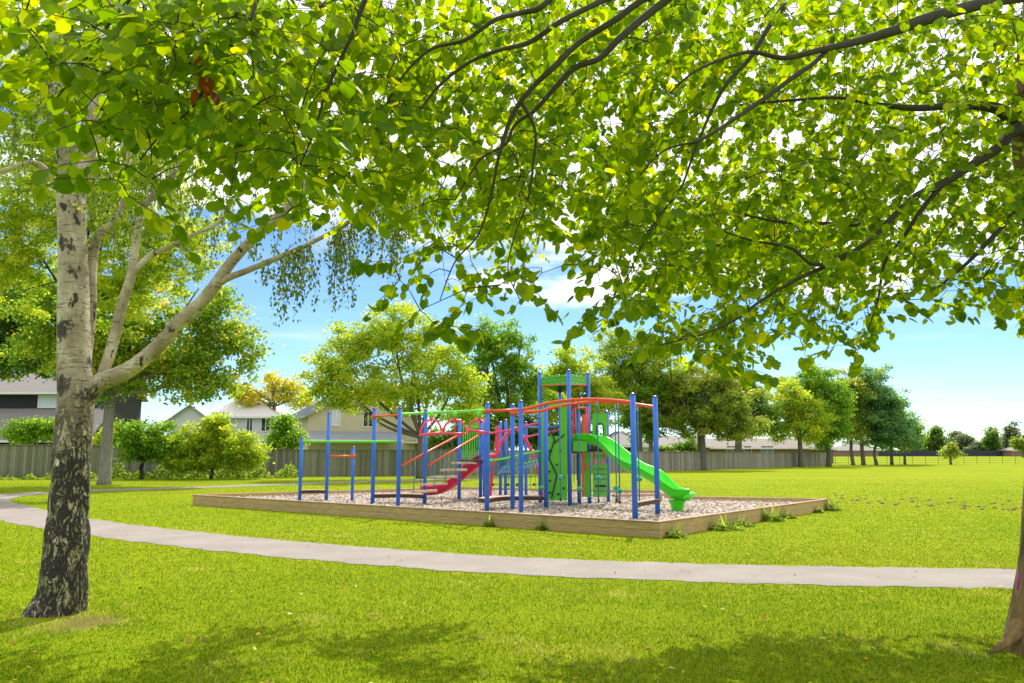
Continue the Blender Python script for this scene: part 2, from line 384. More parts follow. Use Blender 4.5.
# ------------------------------------------------------------------ world, sun, camera
w = bpy.data.worlds.new('World'); scn.world = w; w.use_nodes = True; nt = w.node_tree
for n in list(nt.nodes): nt.nodes.remove(n)
SUN_EL, SUN_AZ = R(50), R(12)            # azimuth measured to the right of straight ahead
sky = N(nt, 'ShaderNodeTexSky', sky_type='NISHITA'); sky.sun_disc = False; sky.sun_elevation = SUN_EL; sky.sun_rotation = SUN_AZ
sky.altitude = 1800; sky.air_density = 1.0; sky.dust_density = .15; sky.ozone_density = 2.0
bg1 = N(nt, 'ShaderNodeBackground'); bg1.inputs[1].default_value = .13
hs = N(nt, 'ShaderNodeHueSaturation'); hs.inputs['Saturation'].default_value = 1.08; nt.links.new(sky.outputs[0], hs.inputs['Color']); nt.links.new(mixc(nt, 1.0, hs.outputs[0], (.88, 1.0, 1.08), 'MULTIPLY'), bg1.inputs[0])
bg2 = N(nt, 'ShaderNodeBackground'); bg2.inputs[0].default_value = (1, 1, 1, 1); bg2.inputs[1].default_value = 1.2
tc = N(nt, 'ShaderNodeTexCoord').outputs['Generated']
sx = N(nt, 'ShaderNodeSeparateXYZ'); nt.links.new(tc, sx.inputs[0])
cn = noise_node(nt, mapping(nt, tc, (1, 1, 3.2)), 2.6, 6, .55)
f = math_n(nt, 'ADD', math_n(nt, 'MULTIPLY', math_n(nt, 'SUBTRACT', sx.outputs[2], .262), 5.0), math_n(nt, 'MULTIPLY', sx.outputs[0], .9))
f = math_n(nt, 'ADD', f, math_n(nt, 'MULTIPLY', math_n(nt, 'SUBTRACT', cn, .45), 2.6))
k = N(nt, 'ShaderNodeMapRange', interpolation_type='SMOOTHSTEP'); nt.links.new(f, k.inputs[0]); k.inputs[1].default_value = -.08; k.inputs[2].default_value = .22
wis = noise_node(nt, mapping(nt, tc, (1.3, 1.3, 16), (2.2, 0, 0)), 2.2, 5, .6)
k2 = N(nt, 'ShaderNodeMapRange', interpolation_type='SMOOTHSTEP'); nt.links.new(wis, k2.inputs[0]); k2.inputs[1].default_value = .52; k2.inputs[2].default_value = .8; k2.inputs[4].default_value = .28
fac = math_n(nt, 'MAXIMUM', k.outputs[0], k2.outputs[0])
# keep the lower half of the sphere clear
up = N(nt, 'ShaderNodeMapRange'); nt.links.new(sx.outputs[2], up.inputs[0]); up.inputs[1].default_value = .0; up.inputs[2].default_value = .03
fac = math_n(nt, 'MULTIPLY', fac, up.outputs[0])
mx = N(nt, 'ShaderNodeMixShader'); nt.links.new(fac, mx.inputs[0]); nt.links.new(bg1.outputs[0], mx.inputs[1]); nt.links.new(bg2.outputs[0], mx.inputs[2])
wo = N(nt, 'ShaderNodeOutputWorld'); nt.links.new(mx.outputs[0], wo.inputs[0])

sl = bpy.data.lights.new('sun', 'SUN'); sl.energy = 4.2; sl.angle = R(.5); sl.color = (1, .955, .87)
so = bpy.data.objects.new('sun', sl); COL.objects.link(so)
sd = Vector((math.sin(SUN_AZ) * math.cos(SUN_EL), math.cos(SUN_AZ) * math.cos(SUN_EL), math.sin(SUN_EL)))
so.rotation_euler = sd.to_track_quat('Z', 'Y').to_euler(); so.location = (0, 30, 40)

cd = bpy.data.cameras.new('camera'); cam = bpy.data.objects.new('camera', cd); COL.objects.link(cam); scn.camera = cam
cd.sensor_width = 36; cd.lens = F / 1024 * 36; cd.clip_end = 3000; cd.clip_start = .05
cam.location = (0, 0, CZ); cam.rotation_euler = (math.pi / 2 + TILT, 0, 0)
vs = scn.view_settings; vs.view_transform = 'Standard'; vs.look = 'None'; vs.gamma = 1; vs.exposure = .28; vs.use_curve_mapping = False
cy = scn.cycles; cy.max_bounces = 7; cy.diffuse_bounces = 4; cy.transmission_bounces = 5; cy.glossy_bounces = 2; cy.transparent_max_bounces = 4
cy.use_adaptive_sampling = True; cy.adaptive_threshold = .02; cy.sample_clamp_indirect = 6
try: cy.use_denoising = True; cy.denoiser = 'OPENIMAGEDENOISE'
except Exception: pass

# ------------------------------------------------------------------ ground, path
single_g = MB().add([(-900, -60, 0), (900, -60, 0), (900, 1600, 0), (-900, 1600, 0)], [(0, 1, 2, 3)])
gr = single('ground', single_g, M['lawn']); tag(gr, 'mown yellow-green park lawn reaching to the far fence', 'lawn', kind='structure')

def catmull(pts, n=10):
    out = []
    P_ = [pts[0]] + list(pts) + [pts[-1]]
    for i in range(1, len(P_) - 2):
        a, b_, c_, d_ = (np.array(p, float) for p in P_[i-1:i+3])
        for t in np.linspace(0, 1, n, endpoint=False):
            out.append(.5 * ((2*b_) + (-a + c_)*t + (2*a - 5*b_ + 4*c_ - d_)*t*t + (-a + 3*b_ - 3*c_ + d_)*t**3))
    out.append(np.array(pts[-1], float)); return np.array(out)
pc = [(14, 9.6), (9.5, 10.05)] + [tuple(G(x_, y_))[:2] for x_, y_ in ((1015, 578.5), (850, 576), (700, 572.5), (512, 565.3), (400, 558), (300, 550), (200, 540.3), (100, 528.5), (40, 518.5), (3, 509.5))] + [(-17.2, 26.2), (-18.3, 29.6), (-17.2, 32.8), (-14.2, 35.6), (-10.8, 39.5), (-6.0, 44), (0, 48)]
pcl = catmull(pc, 14)
tan = np.gradient(pcl, axis=0); tan /= np.linalg.norm(tan, axis=1)[:, None]; nor = np.stack([-tan[:, 1], tan[:, 0]], 1)
PW = .82
pm = MB(); vsl = []
for i in range(len(pcl)):
    a = pcl[i]; wl = PW + .035*math.sin(i*1.7) + .03*math.sin(i*.61); wr = PW + .035*math.sin(i*2.1+1) + .03*math.sin(i*.77)
    vsl += [(a[0] + nor[i,0]*wl, a[1] + nor[i,1]*wl, .006), (a[0] - nor[i,0]*wr, a[1] - nor[i,1]*wr, .006)]
pm.add(vsl, [(2*i, 2*i+1, 2*i+3, 2*i+2) for i in range(len(pcl)-1)])
tag(single('path', pm, M['path']), 'pale concrete footpath curving across the lawn', 'path', kind='structure')
# a bald strip of soil and dry grass along the path edges
def near_path(xy):
    d = np.full(len(xy), 1e9)
    for i in range(0, len(pcl) - 1):
        a = pcl[i]; b_ = pcl[i+1]; ab = b_ - a; t = np.clip(((xy - a) @ ab) / (ab @ ab), 0, 1)
        d = np.minimum(d, np.linalg.norm(xy - (a + t[:, None] * ab), axis=1))
    return d

# ------------------------------------------------------------------ play area box
BOX = [G(192, 505), G(660, 538.5), G(830, 510), Vector((4.75, 23.6, 0)), Vector((4.9, 26.9, 0)), Vector((-1.8, 29.4, 0))]
BZ = .20; BH = .285
def inset(poly, d):
    out = []; n = len(poly)
    c = sum(poly, Vector()) / n
    for i in range(n):
        p0, p1, p2 = poly[i-1], poly[i], poly[(i+1) % n]
        e1 = (p1 - p0).normalized(); e2 = (p2 - p1).normalized(); n1 = Vector((-e1.y, e1.x, 0)); n2 = Vector((-e2.y, e2.x, 0))
        m_ = (n1 + n2); m_ = m_ / max(.3, m_.dot(n1)) ; out.append(p1 + m_ * d)
    return out
bx_in = inset(BOX, .10)
sm = MB(); sm.prism([(p.x, p.y) for p in bx_in], -.02, BZ)
tag(single('bark_mulch_bed', sm, M['mulch']), 'pinkish brown bark mulch bed under the play equipment', 'mulch', kind='structure')
bd = empty('timber_edging', BOX[1]); tag(bd, 'low weathered timber board edging around the playground', 'edging')
for i in range(6):
    a, b_ = BOX[i], BOX[(i+1) % 6]; ai, bi = bx_in[i], bx_in[(i+1) % 6]
    q = MB(); q.prism([(a.x, a.y), (b_.x, b_.y), (bi.x, bi.y), (ai.x, ai.y)], -.02, BH * .47)
    bevel(part('board', q, M['timber'], bd), .008)
    q = MB(); dlt = (ai - a) * .06; dlb = (bi - b_) * .06
    q.prism([(a.x + dlt.x, a.y + dlt.y), (b_.x + dlb.x, b_.y + dlb.y), (bi.x, bi.y), (ai.x, ai.y)], BH * .48, BH)
    bevel(part('board', q, M['timber'], bd), .008)
    out_ = [(p + (p - pi) * .12) for p, pi in ((a, ai), (b_, bi))]
    q = MB(); q.prism([(out_[0].x, out_[0].y), (out_[1].x, out_[1].y), (bi.x, bi.y), (ai.x, ai.y)], BH + .001, BH + .022)
    bevel(part('capping', q, M['timber_top'], bd), .004)

def in_poly(xy, poly):
    x, y = xy[:, 0], xy[:, 1]; c = np.zeros(len(xy), bool); n = len(poly)
    for i in range(n):
        x1, y1 = poly[i][0], poly[i][1]; x2, y2 = poly[(i+1) % n][0], poly[(i+1) % n][1]
        cond = ((y1 > y) != (y2 > y)); xi = (x2 - x1) * (y - y1) / ((y2 - y1) if y2 != y1 else 1e-9) + x1
        c ^= cond & (x < xi)
    return c

# chips
nC = 34000
lo = np.array([-10, 14.5]); hi = np.array([9, 29.6])
xy = rng.uniform(lo, hi, (nC * 3, 2)); xy = xy[in_poly(xy, [(p.x, p.y) for p in inset(BOX, .13)])][:nC]
n = len(xy)
me = scatter('bark_chips', [(-.5, -.2, 0), (.5, -.22, .04), (.45, .2, 0), (-.5, .22, .05)], [(0, 1, 2, 3)], np.c_[xy, BZ + rng.uniform(.004, .03, n)], rand_rot(n, .35), rng.uniform(.025, .075, n), rng.uniform(0, 1, n))
tag(link('bark_chips', me, M['chip']), 'loose bark chips over the playground bed', 'bark chips', kind='stuff')

# ------------------------------------------------------------------ playground structure
play = empty('playground_structure', G(545, 505, BZ))
tag(play, 'large climbing frame with blue posts, green slide and green-roofed tower', 'playground')
posts = {}
plist = dict(A=(299.5,437,501,.05), B=(326.3,412,500.8,.05), C=(352,446.5,500.5,.045), D=(372.4,408,504,.055), E=(398,407,506.8,.055), F=(424.5,409,504.3,.05),
  G=(459,419,500,.05), H=(480.5,421,499.6,.05), H2=(484.6,419,500.8,.05), I=(487,402,511.8,.055), J=(500.3,421.5,495.6,.05), K=(505.6,419.5,495.6,.05),
  L=(512.6,404,509.6,.055), M=(521,400,512,.055), N=(526,421.5,495.2,.05), O=(540.4,372,503,.055), Pb=(560.8,381,497.5,.05), Q=(570,369.5,506,.055),
  Rr=(589.6,372.3,503.5,.055), S=(546.2,404.5,508.3,.055), T=(579.4,411,503.8,.055), U=(608.4,410.5,502,.05), V=(635.2,393,519.8,.06), W=(657.8,395.6,514.8,.058))
for k_, (px, ty, by, r) in plist.items():
    g_ = G(px, by, BZ); t_ = P(px, ty, g_.y); posts[k_] = (g_, t_.z)
    q = MB(); q.tube([(g_.x, g_.y, BZ - .05), (g_.x, g_.y, t_.z - .03)], r, 16)
    for zz in (BZ + .32, t_.z - .22): q.tube([(g_.x, g_.y - .008, zz), (g_.x, g_.y - r - .004, zz)], .012, 6)
    po = part('post', q, M['blue'], play, True); po.data.polygons.foreach_set('use_smooth', [len(p.vertices) == 4 for p in po.data.polygons])
    q = MB(); q.tube([(g_.x, g_.y, t_.z - .03), (g_.x, g_.y, t_.z - .012), (g_.x, g_.y, t_.z)], [r + .004, r + .004, r * .6], 14)
    part('post_cap', q, M['red_cap'], po)
def on(p, py, dx=0, dy=0):
    g_, _ = posts[p]; z_ = P(512, py, g_.y).z; return Vector((g_.x + dx, g_.y + dy, z_))
def rail(name, pts, r, m, n=10, sub=8):
    pts = [Vector(p) for p in pts]
    if len(pts) > 2: pts = [Vector(p) for p in catmull(pts, sub)]
    q = MB(); q.tube(pts, r, n); return part(name, q, m, play, True)
def collar(p, py, m, r=.065):
    c = on(p, py); q = MB(); q.tube([c - Vector((0, 0, .05)), c + Vector((0, 0, .05))], r, 14); return part('clamp', q, m, play, True)
rail('top_rail', [on('A', 441.5), on('E', 441.5)], .03, M['green'])
rail('chin_up_bar', [on('B', 456), on('C', 456)], .026, M['orange']); collar('C', 456, M['orange'])
rail('chin_up_bar', [on('D', 416.5), on('E', 415)], .028, M['orange']); collar('D', 416.5, M['orange'])
rail('beam', [on('E', 414), on('F', 413), on('I', 410.5)], .036, M['green'])
rail('beam', [on('I', 411), on('M', 409.8)], .034, M['orange']); collar('I', 411, M['orange'], .068); collar('L', 413, M['orange'], .068)
def plank(p1, p2, py1, py2, back=.35, th=.09, bow=.0):
    a = on(p1, py1); b_ = on(p2, py2); zz = (a.z + b_.z) / 2; d = (b_ - a).normalized(); nn = Vector((-d.y, d.x, 0))
    n_ = 12; fr = []; bk = []
    for i in range(n_ + 1):
        t = i / n_; c = a.lerp(b_, t); o = math.sin(t * math.pi) * bow
        fr.append(c + nn * (o - .06)); bk.append(c + nn * (o + back))
    q = MB(); q.prism([(p.x, p.y) for p in fr + bk[::-1]], zz - th, zz)
    bevel(part('balance_plank', q, M['deck'], play), .01)
    q = MB(); q.prism([(p.x, p.y) for p in [f_ - nn*.001 for f_ in fr] + [x + nn*.001 for x in bk[::-1]]], zz + .001, zz + .014)
    part('tread_mat', q, M['step'] if th > .2 else M['timber_top'], play)
plank('A', 'B', 490.5, 490.5, .25, .08, .15); plank('D', 'F', 494, 495.5, .3, .09, .3); plank('I', 'S', 497, 498.5, .35, .09, .5); plank('V', 'W', 501.5, 500.5, .06, .08)

# overhead arch rails with hanging ropes
def arc3(p0, p1, ctrl):
    """3D curve through pixel control points (px, py, t) with depth interpolated between the end posts"""
    y0 = posts[p0][0].y; y1 = posts[p1][0].y; x0 = plist[p0][0]; x1 = plist[p1][0]
    return [P(px, py, y0 + (y1 - y0) * (px - x0) / (x1 - x0)) for px, py in ctrl]
arc1 = arc3('M', 'V', [(521, 410), (534, 407), (550, 402.8), (570, 400.2), (590, 399.2), (612, 400.2), (634, 402.6)])
arc2 = arc3('L', 'W', [(512.6, 413), (528, 412), (541, 411), (556, 406.8), (575, 403.6), (600, 401.6), (630, 403.6), (656.5, 407.4)])
rail('arched_rail', arc1, .037, M['orange']); rail('arched_rail', arc2, .037, M['orange'])
def arc_pt(arc, px):
    c = catmull(arc, 12); u, w_, d_ = proj(c); i = int(np.argmin(abs(u - px))); return Vector(c[i])
for px, dy_, by_, arc in ((540.5, 488, 498, arc2), (559, 477.5, 501, arc1), (578.5, 489, 502, arc2), (596.8, 478, 502, arc1), (614.8, 488, 502, arc2), (618.6, 491, 503.5, arc1), (637, 479, 503, arc2)):
    top = arc_pt(arc, px); bot = P(px, by_, top.y); bot = Vector((top.x, top.y, max(bot.z, BZ + .03)))
    q = MB(); q.tube([top, bot], .014, 6); ro = part('hanging_rope', q, M['rope'], play, True)
    c = Vector((top.x, top.y, P(px, dy_, top.y).z)); q = MB(); q.ball(c, .062, 1.0, 12, 8); q.tube([c - Vector((0,0,.02)), c + Vector((0,0,.015))], .075, 12)
    part('foot_ball', q, M['teal'], ro, True)
    q = MB(); q.tube([bot, bot + Vector((0, 0, .06))], .022, 8); part('rope_stop', q, M['black'], ro)
    q = MB(); q.tube([top + Vector((0, 0, -.02)), top + Vector((0, 0, -.14))], .02, 8); part('swivel', q, M['steel'], ro)
rail('ground_cable', [on('S', 502.5), on('Q', 503), on('T', 503), on('Rr', 502.5), on('U', 502)], .012, M['rope'], 6)

# spinning rings under the green beam
ba, bb = on('E', 414), on('I', 410.5)
for i, (px, cyy) in enumerate(((431, 434), (455, 433.5), (479, 431.5))):
    Y = ba.y + (bb.y - ba.y) * (px - 398) / (487 - 398); Yb = Y
    zr = P(px, cyy, Yb).z; zt = P(px, 419.8, Yb).z; zb = P(px, 413, Yb).z; x = P(px, 430, Yb).x
    r_ = .285; q = MB(); c = Vector((x, Yb, zr)); tilt = (.12, -.03, -.13)[i]
    ring = [c + Vector((r_*math.cos(a), r_*math.sin(a), r_*math.cos(a)*tilt)) for a in np.linspace(0, 2*math.pi, 25)]
    q.tube(ring, .026, 8, False)
    rw = part('spinner_ring', q, M['pink'], play, True)
    ang = (.5, .05, -.55)[i]; e = Vector((math.cos(ang), math.sin(ang), 0))
    q = MB(); q.tube([c + e * r_ * math.cos(a) + Vector((0, 0, (zt - zr) * math.sin(a) + r_*math.cos(a)*tilt)) for a in np.linspace(0, math.pi, 17)], .025, 8)
    e2 = Vector((-e.y, e.x, 0)); q.tube([c + e * r_ *.0 + Vector((0,0,0)), c + Vector((0, 0, zt - zr))], .016, 8)
    q.tube([c - e * r_, c + e * r_], .016, 8)
    part('hoop', q, M['pink'], rw, True)
    q = MB(); q.tube([Vector((x, Yb, zt - .01)), Vector((x, Yb, zt + .06))], [.03, .05], 10); part('bearing', q, M['pink'], rw, True)
    q = MB(); q.tube([Vector((x, Yb, zt + .06)), Vector((x, Yb, zb + .04))], [.055, .035], 10); part('hanger', q, M['green'], rw, True)

# chain stair to the first deck
ra = [on('E', 466, .06), on('G', 434.5)]; rb = [on('F', 466, .06), on('H', 434)]
rail('handrail', ra, .028, M['orange']); rail('handrail', rb, .028, M['orange'])
collar('G', 434.5, M['orange'], .058); collar('H', 433.5, M['orange'], .058)
yE, yF, yG, yH = (posts[k_][0] for k_ in ('E', 'F', 'G', 'H'))
for i, (xa, xb, yy) in enumerate(((413.5, 434.5, 491.3), (420.5, 445, 484), (432, 455.5, 477), (441.5, 466, 470), (452, 476.5, 463))):
    t = (i + .4) / 5; Ya = yE.y + (yG.y - yE.y) * t; Yb = yF.y + (yH.y - yF.y) * t
    zc = P(512, yy, (Ya + Yb) / 2).z
    a = P(xa, yy, Ya + .05); b_ = P(xb, yy, Yb - .05); a.z = b_.z = zc
    q = MB(); q.bar(a, b_, .2, .062); st_ = bevel(part('step', q, M['step'], play), .008)
    for e_, rl in ((a, ra), (b_, rb)):
        tt = min(1, max(0, (e_.x - rl[0].x) / (rl[1].x - rl[0].x))); top = rl[0].lerp(rl[1], tt)
        for dd in (-.09, .09):
            q = MB(); q.tube([e_ + Vector((0, dd * .5, .02)), top], .008, 5); part('chain', q, M['rope'], st_, True)
# first deck
g1, h1 = on('G', 459.8), on('H2', 459.8)
dz = (g1.z + h1.z) / 2
pK = Vector((posts['K'][0].x, posts['K'][0].y, 0)); back1 = Vector((posts['G'][0].x + .25, posts['G'][0].y + 1.3, 0))
q = MB(); q.prism([(g1.x, g1.y), (h1.x + .02, h1.y), (pK.x, pK.y), (back1.x, back1.y)], dz - .07, dz); bevel(part('deck', q, M['deck'], play), .01)
# barrier of green bars
a0, b0 = on('G', 425.5), on('H', 425.5); off = Vector((0, .9, 0)); a0 += off; b0 += off
zt = a0.z; zb = dz + .06
q = MB(); q.bar(Vector((a0.x+.05, a0.y, zt)), Vector((b0.x, b0.y, zt)), .04, .10); q.bar(Vector((a0.x+.05, a0.y, zb)), Vector((b0.x, b0.y, zb)), .04, .05)
for i in range(9):
    t = (i + .3) / 9; c = a0.lerp(b0, t); q.tube([(c.x+.03, c.y, zb), (c.x+.03, c.y, zt)], .018, 6)
part('barrier', q, M['green'], play)

# slides: swept trough
def slide(path, width, wall, m, name, lip=.03):
    pts = [Vector(p) for p in catmull(path, 8)]; prof = []
    for t in np.linspace(-1, 1, 15):
        a = t * 1.35; prof.append((width / 2 * math.sin(a) / math.sin(1.35), wall * (1 - math.cos(a)) / (1 - math.cos(1.35))))
    prof = [(-width/2 - lip, wall - .01)] + [(-width/2 - lip, wall + .012)] + prof + [(width/2 + lip, wall + .012), (width/2 + lip, wall - .01)]
    und = [(x * 1.0, y - .035) for x, y in prof[2:-2]][::-1]; prof = prof + und
    q = MB(); n = len(prof); vs_ = []
    for i, p in enumerate(pts):
        t = pts[min(i+1, len(pts)-1)] - pts[max(i-1, 0)]; h = Vector((t.x, t.y, 0)).normalized(); sd_ = Vector((-h.y, h.x, 0)); tn = t.normalized(); u_ = sd_.cross(tn) * -1
        if u_.z < 0: u_ = -u_
        for x, y in prof: vs_.append(p + sd_ * x + u_ * y)
    fs = [(i*n+k, i*n+(k+1) % n, (i+1)*n+(k+1) % n, (i+1)*n+k) for i in range(len(pts)-1) for k in range(n)]
    fs += [tuple(range(n))[::-1], tuple((len(pts)-1)*n + k for k in range(n))]
    q.add(vs_, fs); return part(name, q, m, play, True)
red_path = [P(487, 462, 24.0), P(478, 467, 24.1), P(467, 476, 24.2), P(456, 485, 24.2), P(444, 491.5, 24.2), P(432, 494, 24.2), P(421, 494, 24.2)]
slide(red_path, .62, .24, M['red_slide'], 'slide')
gp = [(572, 443.5, 21.4), (584, 443, 21.3), (594, 443.8, 21.2), (603, 448, 21.0), (613, 456.5, 20.7), (624, 466, 20.3), (634, 472, 20.0), (645, 476.5, 19.75), (655, 482.5, 19.5), (664, 490.5, 19.35), (672, 496.5, 19.25), (681, 499, 19.15), (690, 499.5, 19.1)]
gs = slide([P(*p) for p in gp], .52, .23, M['green_slide'], 'slide')
e = P(680, 502, 19.2); q = MB(); vs_ = []
for i, (zz, s_) in enumerate(((P(680, 500, 19.2).z, 1.0), (P(680, 504, 19.2).z, .72), (BZ - .02, .55))):
    for k_ in range(16):
        a = 2*math.pi*k_/16; rr = .22 * s_ * (1 + .07 * math.cos(a*6)); vs_.append((e.x - .06 + rr*math.cos(a), e.y + rr*1.05*math.sin(a), zz))
q.add(vs_, [(j*16+k, j*16+(k+1) % 16, (j+1)*16+(k+1) % 16, (j+1)*16+k) for j in range(2) for k in range(16)]); part('slide_foot', q, M['green_slide'], gs, True)
# flared mouth
q = MB(); q.tube([P(683, 498.5, 18.85), P(690, 495.5, 18.9), P(692.5, 494.3, 19.1), P(691, 494.8, 19.35), P(685, 496.8, 19.5)], [.03, .06, .07, .06, .03], 10); part('slide_lip', q, M['green_slide'], gs, True)

# pink climbing arch and long rails behind
rail('pink_rail', [on('H2', 434), P(505, 431, 22.5), P(515, 428.5, 22.5), P(540, 422.4, 22.0)], .03, M['pink'])
rail('pink_rail', [P(523, 438.5, 23.5), P(533, 435.5, 23.2), P(560, 430, 22.4)], .028, M['pink'])
rail('climbing_arch', [P(490, 496, 23.6), P(491.5, 480, 23.6), P(494, 461, 23.6), P(499, 446, 23.6), P(508, 433, 23.6), P(514, 428.5, 23.6), P(520, 432, 23.6), P(529, 446, 23.6), P(535, 461, 23.6), P(541, 482, 23.6), P(544, 499, 23.5)], .048, M['pink'])
rail('climbing_loop', [P(489, 455.5, 22.8), P(496, 455, 22.8), P(498, 451, 22.8), P(496.5, 445, 22.8), P(497.5, 436, 22.8), P(497.5, 426, 22.8)], .06, M['pink'])
rail('blue_rail', [on('N', 427), P(561, 427, 21.8)], .03, M['blue'])
# rope bridge
br1 = [P(489, 461, 22.4), P(505, 458.5, 22.2), P(520, 455, 22), P(540.5, 450.8, 21.6)]; br2 = [P(505, 466, 23.6), P(525, 463, 23.2), P(541, 459.5, 22.8)]
rail('bridge_rail', br1, .028, M['green']); rail('bridge_rail', br2, .024, M['green'])
q = MB()
c1 = catmull(br1, 6); c2 = catmull(br2, 9)
for i in range(0, 19):
    a = Vector(c1[i % len(c1)]); b_ = Vector(c2[min(len(c2)-1, i)])
    q.tube([a, a - Vector((0, 0, .22)), (a + b_)/2 - Vector((0, 0, .30)), b_], .009, 5)
for dz_ in (.1, .2, .28): q.tube([Vector(p) - Vector((0, 0, dz_)) for p in c1], .009, 5)
part('bridge_net', q, M['rope'], play, True)
# climbing net beyond the bridge
q = MB(); q2 = MB(); q3 = MB()
for px in (508, 513, 517.5, 522, 530, 535): q.tube([P(px, 458, 23.3), P(px + 1, 492, 24.2)], .011, 5)
for py in (466, 475, 484): q2.tube([P(492, py, 23.6), P(515, py + 2, 23.7), P(540, py, 23.6)], .009, 5)
for px in (493, 508, 517, 534): q3.ball(P(px, 484.5, 23.6), .04)
cn_ = part('climbing_net', q, M['lightgreen'], play, True); part('cross_rope', q2, M['rope'], cn_, True); part('net_knot', q3, M['black'], cn_, True)

# tower
tO, tQ, tR, tP = (posts[k_][0] for k_ in ('O', 'Q', 'Rr', 'Pb'))
tdz = P(575, 450, 21.3).z
back = Vector((tR.x - .0, tR.y + .9, 0)); tPb = Vector((tO.x + .1, tO.y + 1.0, 0))
q = MB(); q.prism([(tO.x, tO.y), (tQ.x, tQ.y), (tR.x, tR.y), (back.x, back.y), (tPb.x, tPb.y)], tdz - .09, tdz); bevel(part('deck', q, M['deck'], play), .01)
# roof: panelled fascias
zt_ = P(570, 374, tQ.y).z; zb_ = P(570, 383.5, tQ.y).z
def fascia(a, b_, name='roof_panel'):
    n_ = 14; top = []; bot = []
    for i in range(n_ + 1):
        t = i / n_; c = a.lerp(b_, t); s_ = math.sin(t * math.pi)
        top.append(Vector((c.x, c.y, zt_ - .03 + .05 * s_ + .012 * math.sin(i*2.3)))); bot.append(Vector((c.x, c.y, zb_ + .055 - .075 * (t if (b_ - tQ).length < .01 else (1 - t) if (a - tQ).length < .01 else 0))))
    d = (b_ - a).normalized(); nn = Vector((d.y, -d.x, 0)) * .03
    q = MB(); 
    for i in range(n_):
        q.plate([bot[i], bot[i+1], top[i+1], top[i]], -nn)
    f_ = part(name, q, M['green_panel'], play)
    q = MB()
    for i in range(n_): q.plate([bot[i] + nn*.15 - Vector((0,0,.02)), bot[i+1] + nn*.15 - Vector((0,0,.02)), bot[i+1] + nn*.15 + Vector((0,0,.006)), bot[i] + nn*.15 + Vector((0,0,.006))], -nn*1.3)
    part('trim', q, M['orange'], f_)
    q = MB(); hgt = zt_ - zb_
    for r_ in range(1, 3):
        q.bar(Vector((a.x, a.y, zb_ + .02 + hgt * r_ / 3)) .lerp(Vector((b_.x, b_.y, zb_ + .02 + hgt*r_/3)), .02) + nn*.02, Vector((a.x, a.y, zb_ + .02 + hgt*r_/3)).lerp(Vector((b_.x, b_.y, zb_ + .02 + hgt*r_/3)), .98) + nn*.02, .006, .008)
    for r_ in range(3):
        for j in range(5):
            t = (j + (.3 if r_ % 2 else .75)) / 5.2; c = a.lerp(b_, min(.97, t)) + nn*.02
            q.box((c.x, c.y, zb_ + .02 + hgt*(r_ + .5)/3), (.008, .008, hgt/3 - .02))
    part('groove', q, M['black'], f_)
rP = Vector((tP.x, tP.y + .2, 0))
for a, b_ in ((tO, tQ), (tQ, tR)): fascia(a, b_)
for a, b_ in ((tR, rP), (rP, tO)): fascia(a, b_)
q = MB(); za = zt_ + .05; q.add([(tO.x, tO.y, zt_-.03), (tQ.x, tQ.y, zt_-.03), (tR.x, tR.y, zt_-.03), (rP.x, rP.y, zt_-.03), ((tO.x+tR.x)/2, (tO.y+tQ.y+tR.y+rP.y)/4, za)], [(0,1,4), (1,2,4), (2,3,4), (3,0,4)])
part('roof', q, M['green_panel'], play)
q = MB(); c = Vector((tP.x, tP.y, P(560, 383, tP.y).z)); q.box(c, (.12, .12, .12)); part('roof_bracket', q, M['pink'], play)
# climbing wall
Yw = 20.75
wall_px = [(548, 500.3), (567.3, 500.3), (567.3, 402.5), (542.5, 401.8), (542.5, 406), (560, 406.5), (560, 437), (557, 436), (548, 436)]
q = MB(); q.plate([P(x, y, Yw) for x, y in wall_px], (0, .045, 0)); cw = part('climbing_wall', q, M['green_panel'], play)
q = MB()
for ln in ([(551, 431), (554.5, 440), (549, 458), (557, 475.5), (551.5, 498.5)], [(564.5, 434.5), (558, 440), (554.5, 443)]):
    for i in range(len(ln) - 1): q.bar(P(*ln[i], Yw - .012), P(*ln[i+1], Yw - .012), .02, .035)
part('branch_pattern', q, M['black'], cw)
q = MB()
for x, y in ((549.5, 451), (560.5, 451), (557, 464.5), (549.3, 471.5), (550, 480.5), (563.5, 477), (563.7, 488), (558.5, 494), (550, 492.5)): q.ball(P(x, y, Yw - .03), .035, .8, 8, 5)
part('climbing_hold', q, M['black'], cw, True)
q = MB(); q.plate([P(542.3, 410, 20.9), P(543.8, 410, 20.9), P(543.8, 490, 20.9), P(542.3, 490, 20.9)], (0, .7, 0)); part('side_panel', q, M['green_panel'], play)
# right side: pink gate, salmon panel, window panel, lower panels
rail('gate_frame', [P(572.5, 438, 20.9), P(573, 420, 20.9), P(573.3, 407.5, 20.9)], .02, M['pink'])
rail('gate_frame', [P(573, 407.2, 20.9), P(588, 408, 20.7)], .022, M['pink'])
for px in (575.5, 586.2, 588.2): rail('gate_bar', [P(px, 408, 20.8), P(px, 434, 20.8)], .014, M['pink'])
rail('gate_frame', [P(567, 427, 21.1), P(575, 425.5, 21)], .02, M['pink'])
q = MB(); q.plate([P(x, y, 21.35) for x, y in ((584.3, 414.5), (588.8, 414.5), (588.8, 437), (584.3, 437))], (0, .03, 0)); part('side_panel', q, M['salmon'], play)
q = MB(); q.plate([P(x, y, 21.3) for x, y in ((581.8, 414.5), (584.2, 414.5), (584.2, 496.8), (581.8, 496.8))], (0, .03, 0)); part('upright_strip', q, M['orange'], play)
q = MB(); q.plate([P(x, y, 21.4) for x, y in ((584.4, 452), (590, 452), (590, 497), (584.4, 497))], (0, .03, 0)); part('side_panel', q, M['green_panel'], play)
